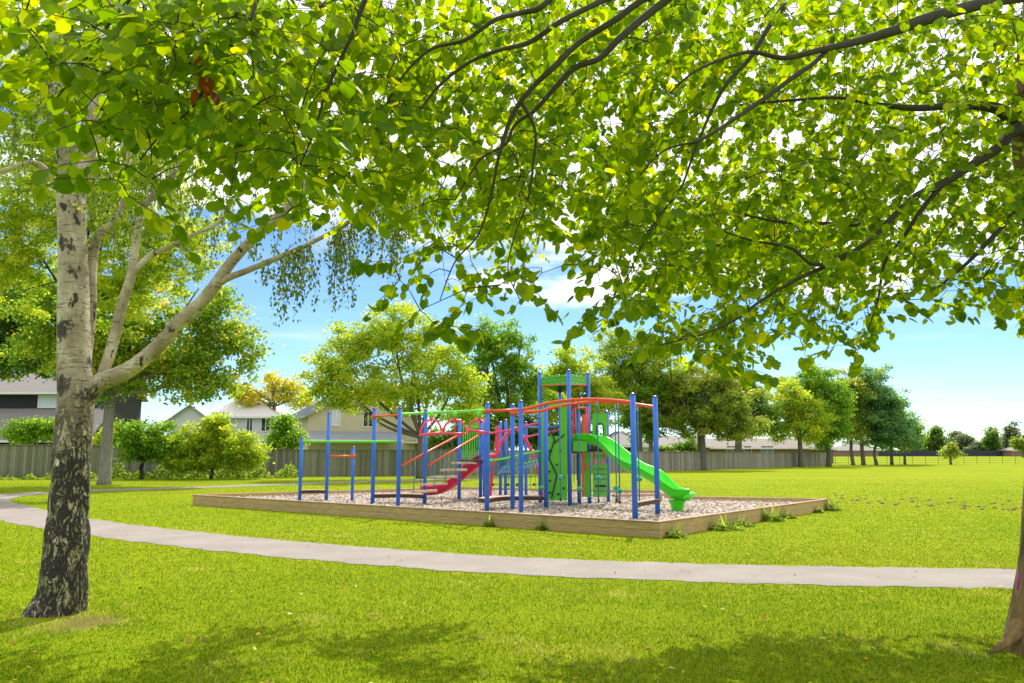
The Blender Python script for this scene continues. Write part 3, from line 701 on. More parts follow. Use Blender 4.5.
q = MB(); q.box(P(587, 467, 21.33), (.09, .03, .07)); part('play_bead', q, M['pink'], play)
q = MB(); q.plate([P(x, y, 21.0) for x, y in ((573, 441), (587, 441), (587, 451.5), (573, 451.5))], (0, .03, 0)); part('side_panel', q, M['green_panel'], play)
Yp = 21.5
q = MB()
arch = [(600 + 3.2*math.cos(a), 428 - 4.6*math.sin(a)) for a in np.linspace(math.pi, 0, 9)]
outer = [(592.3, 413.5), (607.3, 414)]
# panel with arched opening as strips
q.plate([P(x, y, Yp) for x, y in ((592.3, 413.5), (596.8, 413.5), (596.8, 441), (592.3, 441))], (0, .03, 0))
q.plate([P(x, y, Yp) for x, y in ((603.2, 414), (607.3, 414), (607.3, 441), (603.2, 441))], (0, .03, 0))
for i in range(8):
    (x0, y0), (x1, y1) = arch[i], arch[i+1]; q.plate([P(x, y, Yp) for x, y in ((x0, y0), (x1, y1), (x1, 413.7), (x0, 413.7))], (0, .03, 0))
q.plate([P(x, y, Yp) for x, y in ((596.8, 435.5), (603.2, 435.5), (603.2, 441), (596.8, 441))], (0, .03, 0))
wp = part('window_panel', q, M['green_panel'], play)
q = MB(); q.tube([P(x, y, Yp - .01) for x, y in [(596.8, 435.5)] + arch + [(603.2, 435.5), (596.8, 435.5)]], .018, 6); part('window_rim', q, M['black'], wp, True)
q = MB(); q.plate([P(x, y, Yp) for x, y in ((592.8, 464), (607.3, 464), (607.3, 497), (592.8, 497))], (0, .03, 0)); lp = part('side_panel', q, M['lightgreen'], play)
q = MB(); q.bar(P(595.5, 486, Yp-.01), P(606, 486, Yp-.01), .02, .05)
for yy in (469, 474, 479, 491): q.bar(P(594, yy, Yp-.005), P(606.5, yy, Yp-.005), .01, .012)
part('groove', q, M['black'], lp)
q = MB(); q.bar(P(589, 450.5, Yp), P(606, 450.5, Yp), .25, .06); part('deck', q, M['deck'], play)
q = MB(); q.bar(P(594.2, 442, Yp), P(594.2, 464, Yp), .04, .04); part('upright_strip', q, M['orange'], play)
q = MB(); q.bar(P(604.5, 449, Yp), P(604.5, 464, Yp), .06, .04); part('upright_strip', q, M['orange'], play)
q = MB(); q.bar(P(592.6, 456.5, Yp), P(607, 456.5, Yp), .03, .12); part('side_panel', q, M['green_panel'], play)
for px, py0, py1 in ((574, 455, 482), (577, 455, 480)): rail('hanging_rope', [P(px, py0, 21.6), P(px, py1, 21.6)], .012, M['rope'], 6)
# balance beam behind
bb_ = MB(); a = P(613, 495.3, 22.0); b_ = P(664, 495.3, 22.6); a.z = b_.z = .40; bb_.bar(a, b_, .14, .07)
beam = empty('balance_beam', (a.x, a.y, BZ)); tag(beam, 'low brown timber balance beam on the bark behind the green slide', 'balance beam')
bevel(part('beam', bb_, M['timber_top'], beam), .01)
for t in (.08, .92):
    c = a.lerp(b_, t); q = MB(); q.box((c.x, c.y, (BZ + .365) / 2 - .01), (.1, .1, .365 - BZ + .02)); part('leg', q, M['timber'], beam)

# ------------------------------------------------------------------ trees
def blob(px, py, d, rx, ry):
    c = P(px, py, d); s = d / F; return (c, rx * s, (rx + ry) / 2 * s * .85, ry * s)
def make_tree(label, base_px, base_py, trunk_w, blobs, mat_leaf, bark, leaf=.28, n_clump=160, per=70, group=None, name='tree', fork=None, seed=1, dist=None, clump_r=.85, low_trunk=True, lean=0):
    rg = np.random.default_rng(seed)
    if leaf >= .24: per = int(per * 1.7); leaf *= .74; clump_r *= .88; n_clump = int(n_clump * 1.12)
    base = G(base_px, base_py) if dist is None else Vector((P(base_px, 400, dist).x, dist, 0)); D = base.y; s = D / F
    root = empty(name, base); tag(root, label, 'tree', group)
    bl = [blob(bp[0], bp[1], D + (bp[4] if len(bp) > 4 else 0), bp[2], bp[3]) for bp in blobs]
    vol = np.array([b_[1] * b_[2] * b_[3] for b_ in bl]) ** .75; pr = vol / vol.sum()
    C = []; cr = []
    for i in rg.choice(len(bl), n_clump, p=pr):
        c, rx, ry, rz = bl[i]; d = rg.normal(size=3); d /= np.linalg.norm(d); r_ = rg.uniform() ** .42 * (.90 + .62 * mn.noise(Vector(d * 2.2) + Vector((i * 3.1, seed, 0))))
        C.append(np.array(c) + d * r_ * np.array([rx, ry, rz])); cr.append(clump_r * rg.uniform(.6, 1.25))
    C = np.array(C); cr = np.array(cr)
    tone = rg.uniform(0, 1, n_clump)
    idx = np.repeat(np.arange(n_clump), (per * np.clip(cr / clump_r, .6, 1.3) ** 2).astype(int))
    n = len(idx); off = rg.normal(0, .36, (n, 3)) * cr[idx][:, None] * np.array([1, 1, .62]); 
    loc = C[idx] + off
    rnd = np.clip(tone[idx] * .45 + rg.uniform(0, 1, n) ** 1.3 * .62, 0, 1)
    me = scatter('crown', QUAD_V, QUAD_F, loc - np.array(base), rand_rot(n, .8, rg), rg.uniform(.6, 1.25, n) * leaf, rnd)
    link('crown', me, mat_leaf, root)
    # trunk and limbs
    q = MB(); tw = trunk_w * s / 2
    zc = np.median(C[:, 2]); zmin = C[:, 2].min()
    fz = fork if fork else max(1.6, zmin + .15 * (zc - zmin)); top = Vector((base.x + lean, base.y, fz))
    pts = [base + Vector((0, 0, -.1)), base + Vector((0, 0, .25)), base.lerp(top, .5) + Vector((rg.normal(0, .08), 0, 0)), top]
    q.tube(pts, [tw * 1.35, tw * 1.08, tw * .9, tw * .8], 10)
    ends = []
    for k_ in range(min(9, max(4, len(bl) * 2))):
        c, rx, ry, rz = bl[k_ % len(bl)]; d = rg.normal(size=3) * .45; e_ = Vector((c.x + max(-.7, min(.7, d[0]))*rx, c.y + max(-.7, min(.7, d[1]))*ry, c.z + min(.6, abs(d[2]))*rz + .2*rz)); mid = top.lerp(e_, .5) + Vector((0, 0, -.06*(e_-top).length)) + Vector(rg.normal(0, .25, 3))
        pl = [Vector(p) for p in catmull([top, mid, e_], 6)]; rr = np.linspace(tw * .55, tw * .10, len(pl)); q.tube(pl, list(rr), 6); ends += list(zip(pl, rr))
    EP = np.array([p for p, _ in ends])
    for j in rg.choice(n_clump, min(n_clump, 70), replace=False):
        dd = np.linalg.norm(EP - C[j], axis=1) + np.where(EP[:, 2] > C[j][2] + .5, 2, 0); k_ = int(np.argmin(dd)); a = Vector(EP[k_]); b_ = Vector(C[j])
        if (b_ - a).length < .3: continue
        q.tube([a, a.lerp(b_, .5) + Vector(rg.normal(0, .12, 3)), b_], [min(ends[k_][1] * .6, tw*.18), tw * .08, tw * .03], 4, False)
    link('trunk', q.mesh('trunk', base, True), bark, root)
    return root
TG = 'trees along the back of the park'
make_tree('broad green tree behind the birch with plain grey trunk', 104, 484.5, 11.5, [(150, 330, 100, 66, 1), (200, 365, 55, 36), (100, 340, 70, 50), (215, 320, 36, 36), (60, 330, 60, 50), (130, 378, 50, 26), (205, 384, 48, 24), (235, 345, 22, 26), (60, 300, 60, 40)], M['cr_mix'], M['bark_grey'], .21, 520, 90, TG, 'shade_tree', seed=3, clump_r=.8)
make_tree('fine-leaved yellow tree filling the gap behind the birch limbs', 66, 492, 8, [(60, 200, 100, 80), (150, 230, 80, 75), (60, 110, 90, 80), (160, 140, 60, 60), (0, 260, 60, 60), (120, 290, 60, 40)], M['cr_yellow'], M['bark_dark'], .14, 1150, 95, TG, 'shade_tree', seed=33, clump_r=.48)
make_tree('dark green tree at the left edge beyond the birch', -14, 478, 8, [(20, 320, 45, 36), (30, 350, 40, 24), (-20, 330, 50, 60), (20, 290, 40, 30), (30, 365, 34, 16)], M['cr_dark'], M['bark'], .22, 380, 110, TG, 'shade_tree', seed=4)
make_tree('golden yellow tree behind the house roofs', 272, 466, 4, [(258, 396, 28, 14), (288, 388, 24, 13), (242, 392, 16, 10), (300, 402, 16, 12), (272, 382, 14, 8)], M['cr_gold'], M['bark'], .36, 120, 42, TG, 'shade_tree', seed=5, clump_r=1.2)
make_tree('large yellow-green tree overhanging the cream house with forked trunk', 420, 478.5, 7.2, [(380, 340, 52, 36), (345, 358, 38, 38), (430, 358, 48, 42), (395, 392, 82, 26), (325, 382, 24, 26), (460, 390, 30, 34), (400, 318, 24, 20), (345, 398, 44, 14)], M['cr_yellow'], M['bark'], .25, 430, 52, TG, 'shade_tree', seed=6, fork=2.4, clump_r=.85)
make_tree('green open-limbed tree left of the playground tower', 505, 474.5, 9, [(500, 342, 36, 28), (518, 362, 28, 32), (480, 362, 32, 33), (495, 400, 44, 28), (535, 390, 26, 26), (470, 412, 30, 16)], M['cr_green'], M['bark'], .28, 290, 48, TG, 'shade_tree', seed=7, fork=3.2, clump_r=.85)
make_tree('bright green tree directly behind the tower roof', 575, 471, 7, [(575, 372, 36, 28), (560, 402, 40, 30), (598, 400, 26, 32)], M['cr_yellow'], M['bark'], .30, 200, 70, TG, 'shade_tree', seed=8, clump_r=1.0)
make_tree('tall dark brownish tree right of the tower', 640, 470, 7, [(620, 350, 34, 28), (650, 365, 36, 36), (625, 395, 38, 36), (670, 395, 24, 30)], M['cr_mix'], M['bark'], .30, 300, 65, TG, 'shade_tree', seed=9, clump_r=1.0)
make_tree('slim green-leaved tree with pale trunk beside the flax bush', 651, 469.5, 5, [(660, 400, 36, 28), (648, 425, 32, 18)], M['cr_green'], M['bark_grey'], .30, 140, 70, TG, 'shade_tree', seed=10, clump_r=1.0)
make_tree('broad olive tree right of the slide shading the lawn', 702, 470, 9, [(695, 385, 42, 34), (720, 400, 40, 34), (688, 415, 42, 24), (735, 425, 32, 18)], M['cr_olive'], M['bark'], .30, 320, 75, TG, 'shade_tree', seed=12, clump_r=1.0)
make_tree('dark green tree between the olive tree and the fence', 740, 467.5, 8, [(745, 390, 26, 24), (762, 415, 22, 24), (735, 415, 26, 22)], M['cr_dark'], M['bark'], .32, 170, 70, TG, 'shade_tree', seed=13, clump_r=1.1)
make_tree('yellow-green tree with trunk in front of the fence', 801, 467, 5.5, [(790, 400, 26, 24), (805, 420, 28, 24), (775, 425, 16, 18)], M['cr_yellow'], M['bark'], .34, 170, 70, TG, 'shade_tree', seed=14, clump_r=1.1)
make_tree('yellow-green tree at the end of the board fence', 829, 466.5, 5.5, [(815, 385, 26, 22), (832, 405, 22, 26), (825, 428, 24, 20)], M['cr_green'], M['bark'], .34, 190, 70, TG, 'shade_tree', seed=15, clump_r=1.1)
make_tree('tall tree with olive top, first of the close trunks', 853, 465, 3.5, [(845, 395, 24, 26), (850, 420, 20, 24)], M['cr_olive'], M['bark'], .38, 150, 65, TG, 'shade_tree', seed=16, clump_r=1.2)
make_tree('tall blue-green tree, highest of the right-hand row', 863.5, 465, 4, [(868, 390, 26, 26), (872, 415, 26, 26)], M['cr_blue'], M['bark'], .38, 200, 70, TG, 'shade_tree', seed=17, clump_r=1.2)
make_tree('blue-green tree with thin reddish trunk in the right-hand row', 876.5, 465, 3, [(888, 405, 18, 24), (884, 432, 22, 18)], M['cr_blue'], M['bark'], .38, 140, 65, TG, 'shade_tree', seed=18, clump_r=1.2)
make_tree('blue-green low-branched tree, last large one of the row', 892, 464.8, 3.2, [(893, 425, 20, 22), (898, 440, 22, 10)], M['cr_blue'], M['bark'], .38, 130, 65, TG, 'shade_tree', seed=19, clump_r=1.2)
make_tree('small light green tree at the right end of the row', 905, 464.5, 2.5, [(908, 435, 14, 15), (917, 440, 8, 7)], M['cr_green'], M['bark'], .38, 80, 60, TG, 'shade_tree', seed=20, clump_r=1.1)
make_tree('small lone bushy tree in front of the wire fence', 951, 464.6, 2.2, [(951, 452, 10, 8), (950, 446, 6, 4)], M['cr_olive'], M['bark'], .23, 60, 24, None, 'small_tree', seed=21, clump_r=.6, fork=.8)
# shrubs near the left fence
make_tree('rounded dark-stemmed small tree left of the big shrub', 147, 477, 4.5, [(150, 436, 30, 18), (132, 446, 18, 18), (168, 452, 18, 16), (150, 450, 26, 12), (125, 428, 14, 10)], M['cr_green'], M['bark_dark'], .17, 240, 60, None, 'small_tree', seed=22, clump_r=.55, fork=1.1, dist=46.5)
make_tree('wide olive shrub spreading in front of the fence', 215, 477, 3, [(205, 440, 34, 20), (235, 446, 30, 18), (215, 460, 40, 14), (248, 458, 18, 14), (190, 452, 22, 18), (212, 425, 18, 10)], M['cr_yellow'], M['bark_dark'], .17, 380, 60, None, 'shrub', seed=23, clump_r=.55, fork=.5, dist=46.5)
for lb, args, sd_ in (('low dark bush behind the fence left of the playground tower', [(468, 432, 32, 18), (440, 440, 20, 12), (495, 430, 22, 20)], 101), ('dark bush behind the fence under the open-limbed tree', [(520, 430, 30, 20), (545, 438, 22, 16)], 102), ('dark bush behind the fence right behind the tower', [(578, 440, 24, 14), (603, 448, 14, 8)], 103)):
    make_tree(lb, args[0][0], 468, 2, args, M['cr_dark'], M['bark_dark'], .26, 150, 60, None, 'shrub', seed=sd_, clump_r=.8, fork=.6, dist=63)
for lb, args, mm, sd_ in (('dark hedge shrub behind the fence below the dark house', [(30, 432, 34, 12), (55, 428, 14, 10)], 'cr_green', 24), ('green shrub behind the fence between the two houses', [(285, 440, 18, 12), (283, 425, 10, 10)], 'cr_green', 25), ('yellowish shrub behind the fence right of the grey trunk', [(112, 440, 12, 14)], 'cr_yellow', 26)):
    make_tree(lb, args[0][0], 473.5, 2, args, M[mm], M['bark_dark'], .2, 120, 55, None, 'shrub', seed=sd_, clump_r=.7, fork=.6, dist=53.5)
make_tree('reddish flax bush against the fence beside the olive tree', 682, 469, 2, [(682, 460, 14, 7), (672, 458, 8, 8)], M['cr_gold'], M['bark_dark'], .28, 60, 40, None, 'shrub', seed=27, clump_r=.6, fork=.4)
make_tree('dark round bush at the back fence behind the tower', 690, 468.5, 2, [(686, 452, 14, 12), (663, 455, 10, 10)], M['cr_dark'], M['bark_dark'], .28, 70, 50, None, 'shrub', seed=28, clump_r=.8, fork=.4)
# far tree line
FG = 'distant trees beyond the far field'
far = [(935, 440, 10, 13, 'pointed distant conifer left of the lone tree', 260), (965, 444, 13, 9, 'rounded distant tree above the white roof', 265), (957, 440, 6, 8, 'small dark distant tree over the lone tree', 270), (992, 444, 8, 15, 'dark conical distant tree', 255), (1012, 442, 8, 17, 'tall purple-grey distant conifer at the right', 255),
       (978, 449, 12, 6, 'low distant hedge-like tree', 258), (920, 449, 14, 6, 'low distant tree behind the blue-green row', 262), (1003, 447, 6, 8, 'small distant tree between the two conifers', 265), (1030, 446, 12, 14, 'distant tree on the right picture edge', 250), (860, 449, 22, 6, 'low distant tree seen between the trunks', 266), (790, 447, 30, 8, 'wide distant tree behind the fence end', 268)]
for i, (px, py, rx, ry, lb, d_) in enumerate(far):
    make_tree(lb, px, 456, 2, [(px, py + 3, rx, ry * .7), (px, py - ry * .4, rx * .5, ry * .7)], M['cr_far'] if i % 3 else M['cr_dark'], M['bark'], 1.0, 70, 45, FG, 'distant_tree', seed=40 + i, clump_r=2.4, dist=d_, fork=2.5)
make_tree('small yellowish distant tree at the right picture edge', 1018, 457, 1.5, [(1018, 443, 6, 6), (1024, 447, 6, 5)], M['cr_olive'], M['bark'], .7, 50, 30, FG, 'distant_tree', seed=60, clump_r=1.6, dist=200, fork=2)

# ------------------------------------------------------------------ fences
def fence(name, pts, hts, m, label, th=.05):
    root = empty(name, Vector(pts[0])); tag(root, label, 'fence')
    vs_ = []; fs = []; uv = []; dist = 0
    for i in range(len(pts) - 1):
        a, b_ = Vector(pts[i]), Vector(pts[i+1]); L = (b_ - a).length; d = (b_ - a).normalized(); nn = Vector((-d.y, d.x, 0)) * th
        n_ = max(1, int(L / .3))
        for j in range(n_):
            t0, t1 = j / n_, (j + 1) / n_; p0, p1 = a.lerp(b_, t0), a.lerp(b_, t1); h = hts[i] + (hts[i+1] - hts[i]) * t0 + random.uniform(-.02, .02)
            o = len(vs_); vs_ += [p0 + Vector((0,0,-.05)), p1 + Vector((0,0,-.05)), p1 + Vector((0,0,h)), p0 + Vector((0,0,h)), p0 + nn + Vector((0,0,-.05)), p1 + nn + Vector((0,0,-.05)), p1 + nn + Vector((0,0,h)), p0 + nn + Vector((0,0,h))]
            fs += [(o, o+1, o+2, o+3), (o+5, o+4, o+7, o+6), (o+3, o+2, o+6, o+7), (o, o+3, o+7, o+4), (o+1, o+5, o+6, o+2)]
            u0, u1 = dist + L * t0, dist + L * t1
            uv += [(u0, 0), (u1, 0), (u1, h), (u0, h), (u1, 0), (u0, 0), (u0, h), (u1, h), (u0, h), (u1, h), (u1, h), (u0, h), (u0, 0), (u0, h), (u0+.01, h), (u0+.01, 0), (u1, 0), (u1+.01, 0), (u1+.01, h), (u1, h)]
        dist += L
    q = MB(); q.add(vs_, fs); me = bpy.data.meshes.new('palings'); o3 = Vector(pts[0]); me.from_pydata([tuple(Vector(v) - o3) for v in q.v], [], q.f)
    ul = me.uv_layers.new(name='UVMap'); ul.data.foreach_set('uv', [c for t in uv for c in t]); me.update(); link('palings', me, m, root)
    q = MB()
    for i in range(len(pts) - 1):
        a, b_ = Vector(pts[i]), Vector(pts[i+1]); q.bar(a + Vector((0,-.02,hts[i] + .01)), b_ + Vector((0,-.02,hts[i+1] + .01)), .11, .035)
    part('top_rail', q, m if False else M['bark_grey'], root)
    return root
def gp2(px, d): return Vector((P(px, 451, d).x, d, 0))
fence('board_fence', [gp2(-150, 46), gp2(60, 47.5), gp2(118, 49)], [1.95, 1.95, 1.9], M['paling_green'], 'mossy brown board fence at left behind the birch')
fence('board_fence', [gp2(118.3, 49.2), gp2(300, 51), gp2(440, 52.5), gp2(600, 60), gp2(700, 68)], [1.85, 1.68, 1.66, 1.6, 1.5], M['paling'], 'long grey paling fence behind the playground')
fence('board_fence', [gp2(700.5, 68.3), gp2(760, 77), gp2(826, 87)], [1.5, 1.45, 1.4], M['paling'], 'grey paling fence on the right ending beside the trees')
wf = empty('wire_fence', gp2(827, 97)); tag(wf, 'low dark wire mesh fence across the far field', 'fence')
for i, px in enumerate(np.linspace(835, 1130, 24)):
    c = gp2(px, 97); q = MB(); q.tube([c, c + Vector((0, 0, 1.05))], .022, 6); part('post', q, M['black'], wf)
q = MB()
for zz in (.2, .45, .7, .95): q.bar(gp2(827, 97) + Vector((0, 0, zz)), gp2(1132, 97) + Vector((0, 0, zz)), .012, .018)
part('wire', q, M['black'], wf)
q = MB(); q.box(gp2(940, 250) + Vector((0, 0, .9)), (150, .4, 1.8)); tag(single('boundary_wall', q, M['w_dark'], gp2(940, 250)), 'long dark boundary wall at the far side of the field', 'wall')

# ------------------------------------------------------------------ houses
def house(label, corner, yaw, w_, l_, eave, ridge, kind, wall_m, roof_m, wins=(), ov=.4, name='house', lower=None):
    """corner: front left corner; w_ along the front, l_ to the back; ridge along the depth (gable) or along the front (side) or hip"""
    root = empty(name, corner); tag(root, label, 'house', 'houses behind the park fence')
    Rm = Matrix.Rotation(yaw, 3, 'Z')
    def T(x, y, z_): return corner + Rm @ Vector((x, y, z_))
    q = MB(); vs_ = [T(0,0,0), T(w_,0,0), T(w_,l_,0), T(0,l_,0), T(0,0,eave), T(w_,0,eave), T(w_,l_,eave), T(0,l_,eave)]
    q.add(vs_, [(0,1,5,4), (1,2,6,5), (2,3,7,6), (3,0,4,7)])
    if kind == 'gable': q.add([T(0,0,eave), T(w_,0,eave), T(w_/2,0,ridge), T(0,l_,eave), T(w_,l_,eave), T(w_/2,l_,ridge)], [(0,1,2), (4,3,5)])
    if kind == 'side': q.add([T(0,0,eave), T(0,l_,eave), T(0,l_/2,ridge), T(w_,0,eave), T(w_,l_,eave), T(w_,l_/2,ridge)], [(1,0,2), (3,4,5)])
    part('wall', q, wall_m, root)
    q = MB(); o = ov; th = Vector((0, 0, -.12))
    def slab(pts): q.plate([p + Vector((0,0,.06)) for p in pts], th)
    if kind == 'gable':
        k_ = (ridge - eave) / (w_ / 2) * o
        slab([T(-o,-o,eave-k_), T(w_/2,-o,ridge), T(w_/2,l_+o,ridge), T(-o,l_+o,eave-k_)]); slab([T(w_/2,-o,ridge), T(w_+o,-o,eave-k_), T(w_+o,l_+o,eave-k_), T(w_/2,l_+o,ridge)])
    elif kind == 'side':
        k_ = (ridge - eave) / (l_ / 2) * o
        slab([T(-o,-o,eave-k_), T(w_+o,-o,eave-k_), T(w_+o,l_/2,ridge), T(-o,l_/2,ridge)]); slab([T(-o,l_/2,ridge), T(w_+o,l_/2,ridge), T(w_+o,l_+o,eave-k_), T(-o,l_+o,eave-k_)])
    else:
        h_ = l_ / 2; r0, r1 = T(h_*.9, l_/2, ridge), T(w_-h_*.9, l_/2, ridge); c0, c1, c2, c3 = T(-o,-o,eave-.05), T(w_+o,-o,eave-.05), T(w_+o,l_+o,eave-.05), T(-o,l_+o,eave-.05)
        for pl in ([c0,c1,r1,r0], [c1,c2,r1], [c2,c3,r0,r1], [c3,c0,r0]): slab(pl)
    rf = part('roof', q, roof_m, root)
    if kind != 'gable':
        q = MB(); q.bar(T(-o, -o-.05, eave-.12), T(w_+o, -o-.05, eave-.12), .1, .14); part('gutter', q, M['trim'], rf)
    if roof_m is M['roof_grey'] and kind == 'gable':
        q = MB(); k_ = (ridge - eave) / (w_ / 2) * o
        for j in range(12):
            y_ = -o + .15 + j * (l_ + 2*o - .3) / 11; q.bar(T(-o, y_, eave-k_+.09), T(w_/2, y_, ridge+.09), .05, .05)
        part('roof_seam', q, M['roof_grey'], rf)
    for (face, u, z0, ww, hh, blind) in wins:
        if face == 'f': c = lambda a, z_, dd: T(a, -dd, z_)
        else: c = lambda a, z_, dd: T(-dd, a, z_)
        q = MB()
        for (a0, z_0, a1, z_1) in ((u-.07, z0-.07, u+ww+.07, z0), (u-.07, z0+hh, u+ww+.07, z0+hh+.07), (u-.07, z0, u, z0+hh), (u+ww, z0, u+ww+.07, z0+hh), (u+ww/2-.03, z0, u+ww/2+.03, z0+hh)):
            q.plate([c(a0,z_0,.06), c(a1,z_0,.06), c(a1,z_1,.06), c(a0,z_1,.06)], c(0,0,0) - c(0,0,.055))
        wf_ = part('window', q, M['trim'], root)
        q = MB(); q.plate([c(u,z0,.03), c(u+ww,z0,.03), c(u+ww,z0+hh,.03), c(u,z0+hh,.03)], c(0,0,0) - c(0,0,.02)); part('pane', q, M['curtain'] if blind else M['glass'], wf_)
    if lower:
        a0, a1, z_0, z_1, dep, rm = lower
        q = MB(); q.plate([T(a0, -dep, z_0), T(a1, -dep, z_0), T(a1, -.01, z_1), T(a0, -.01, z_1)], (0, 0, -.1)); part('verandah_roof', q, rm, root)
        q = MB(); q.bar(T(a0, -dep-.05, z_0-.1), T(a1, -dep-.05, z_0-.1), .08, .16); part('gutter', q, M['trim'], root)
    return root
def zat(py, d): return P(512, py, d).z
house('low brown brick house behind the trunk of the large yellow-green tree', gp2(402, 66), 0, 7.5, 7, zat(441, 66), zat(431, 66), 'side', M['w_brick'], M['roof_brown'], [('f', 1.5, zat(449, 66), 1.0, .5, False)])
# dark two-storey house, left
house('dark two-storey house with grey tiled roofs at the left edge', gp2(-80, 60), 0, 12.6, 8, zat(392, 60), zat(368, 60), 'side', M['w_shaded'], M['roof_tile'], [('f', 8.6, zat(407, 60), 1.5, 1.0, True)], lower=(0, 14.2, zat(440, 57), zat(408.5, 60), 3.2, M['roof_tile']))
house('pale house with light hip roof behind the wide shrub', gp2(196, 85), R(-4), 8.3, 8.0, zat(416.5, 85), zat(394, 85), 'hip', M['w_white'], M['roof_pale'], [('f', 7.0, zat(431, 85), .9, 1.3, False), ('f', 5.4, zat(431, 85), .6, 1.3, False)])
house('dark slate roofed house left of the pale hip-roofed house', gp2(166, 78), R(6), 4.2, 7, zat(421, 78), zat(405, 78), 'gable', M['w_white'], M['roof_grey'])
house('cream two-storey house with grey metal roof under the large tree', gp2(307, 62), R(27), 9.0, 8, zat(414.5, 62), zat(384, 62), 'gable', M['w_cream'], M['roof_grey'], [('f', 1.9, zat(424.5, 61), .55, 1.6, True), ('f', 4.4, zat(425, 61), .75, 1.2, False), ('s', 2.5, zat(431, 63), 1.2, 1.2, False)], lower=(-.4, 7.2, zat(439, 60), zat(431, 62), 1.6, M['roof_grey']))
house('grey-roofed bungalow seen past the green slide', gp2(600, 92), 0, 5.4, 7, zat(445.5, 92), zat(431, 92), 'hip', M['w_white'], M['roof_tile'], [('f', 2.6, zat(452, 92), 1.0, .8, False)])
house('pale green-roofed house between the slim and olive trees', gp2(655, 95), 0, 6.5, 7, zat(446, 95), zat(436, 95), 'side', M['w_brick'], M['roof_tile'])
house('long low brick house with pale roof above the right fence', gp2(700, 98), 0, 13.5, 8, zat(447.5, 98), zat(438.5, 98), 'side', M['w_brick'], M['roof_brown'], [('f', 3.3, zat(452, 98), 1.1, .7, False), ('f', 5.4, zat(452, 98), .8, .7, False), ('f', 7.5, zat(452, 98), 1.4, .7, False)])
house('small house with red-brown roof behind the fence beside the yellow-green trees', gp2(800, 105), R(5), 4.5, 7, zat(448, 105), zat(441, 105), 'side', M['w_brick'], M['roof_brown'])
house('grey-roofed far house seen between the close trunks', gp2(838, 240), 0, 12, 10, zat(450, 240), zat(444, 240), 'hip', M['w_brick'], M['roof_tile'])
house('far house with bright white roof left of the lone bushy tree', gp2(932, 262), 0, 4.2, 9, zat(451, 262), zat(447, 262), 'side', M['w_brick'], M['roof_pale'])
house('far pale-roofed house right of the lone bushy tree', gp2(968, 262), 0, 4.5, 9, zat(450, 262), zat(446, 262), 'side', M['w_brick'], M['roof_tile'])
house('far dark house at the right picture edge', gp2(1012, 245), 0, 9, 9, zat(450.5, 245), zat(446.5, 245), 'hip', M['w_brick'], M['roof_tile'])

# ------------------------------------------------------------------ low plants
def weed_clump(loc, r_, h, n, seed, label, group='weeds growing against the timber edging'):
    rg = np.random.default_rng(seed); q = MB(); 
    n2 = int(n * .45); ang = rg.uniform(0, 6.28, n2); rad = rg.uniform(0, 1, n2) ** .8 * r_; h0 = h
    p = np.c_[rad * np.cos(ang), rad * np.sin(ang) * .6, np.zeros(n2)]
    # upright narrow blades plus small leaves
    me = scatter('weed_clump', [(-.06, 0, 0), (.06, 0, 0), (.05, .12, .6), (0, .35, 1), (-.05, .12, .6)], [(0, 1, 2, 4), (4, 2, 3)], p, rand_rot(n2, .5, rg), rg.uniform(.2, 1, n2) ** 1.6 * h * 1.45 * (1.15 - rad / r_ * .7), rg.uniform(0, 1, n2))
    o = link('weed_clump', me, M['weed'], None, loc); tag(o, label, 'weeds', group)
    m2 = int(n * 5); ang = rg.uniform(0, 6.28, m2); rad = np.sqrt(rg.uniform(0, 1, m2)) * r_
    p = np.c_[rad*np.cos(ang), rad*np.sin(ang)*.6, rg.uniform(.05, .7, m2) * h * (1 - rad / r_ * .75) * (.7 + .5 * np.sin(ang * 3 + seed))]
    lf = scatter('leaves', QUAD_V, QUAD_F, p, rand_rot(m2, .6, rg), rg.uniform(.02, .045, m2) * 1.3, rg.uniform(0, 1, m2)); link('leaves', lf, M['weed'], o)
eR = BOX[2] - BOX[1]
spots = [(.03, .24, .26, 'leafy weed clump at the front corner of the timber edging'), (.24, .42, .30, 'bushy weed clump with dry stalks, largest on the right edging'), (.34, .3, .22, 'low weed clump beside the largest one on the right edging'),
         (.52, .30, .38, 'tall spiky weed clump midway along the right edging'), (.63, .24, .2, 'small low weed clump past the tall spiky one'), (.87, .16, .2, 'small tuft of weeds near the far right corner'), (.965, .26, .36, 'tall grassy clump at the far right corner of the edging')]
for i, (t, r_, h, lb) in enumerate(spots):
    p = BOX[1] + eR * t; nn = Vector((eR.y, -eR.x, 0)).normalized(); weed_clump(p + nn * (.06 + r_ * .35), r_, h, int(500 * r_), 70 + i, lb)
eF = BOX[1] - BOX[0]; nn = Vector((eF.y, -eF.x, 0)).normalized()
for i, (px, lb) in enumerate(((492, 'small weed at the front edging below the tall blue post'), (544, 'small weed at the front edging below the climbing wall'))):
    t = (G(px, 505 + (px - 192) * 33.5 / 468).x - BOX[0].x) / eF.x; weed_clump(BOX[0] + eF * t + nn * .08, .13, .24, 70, 80 + i, lb)

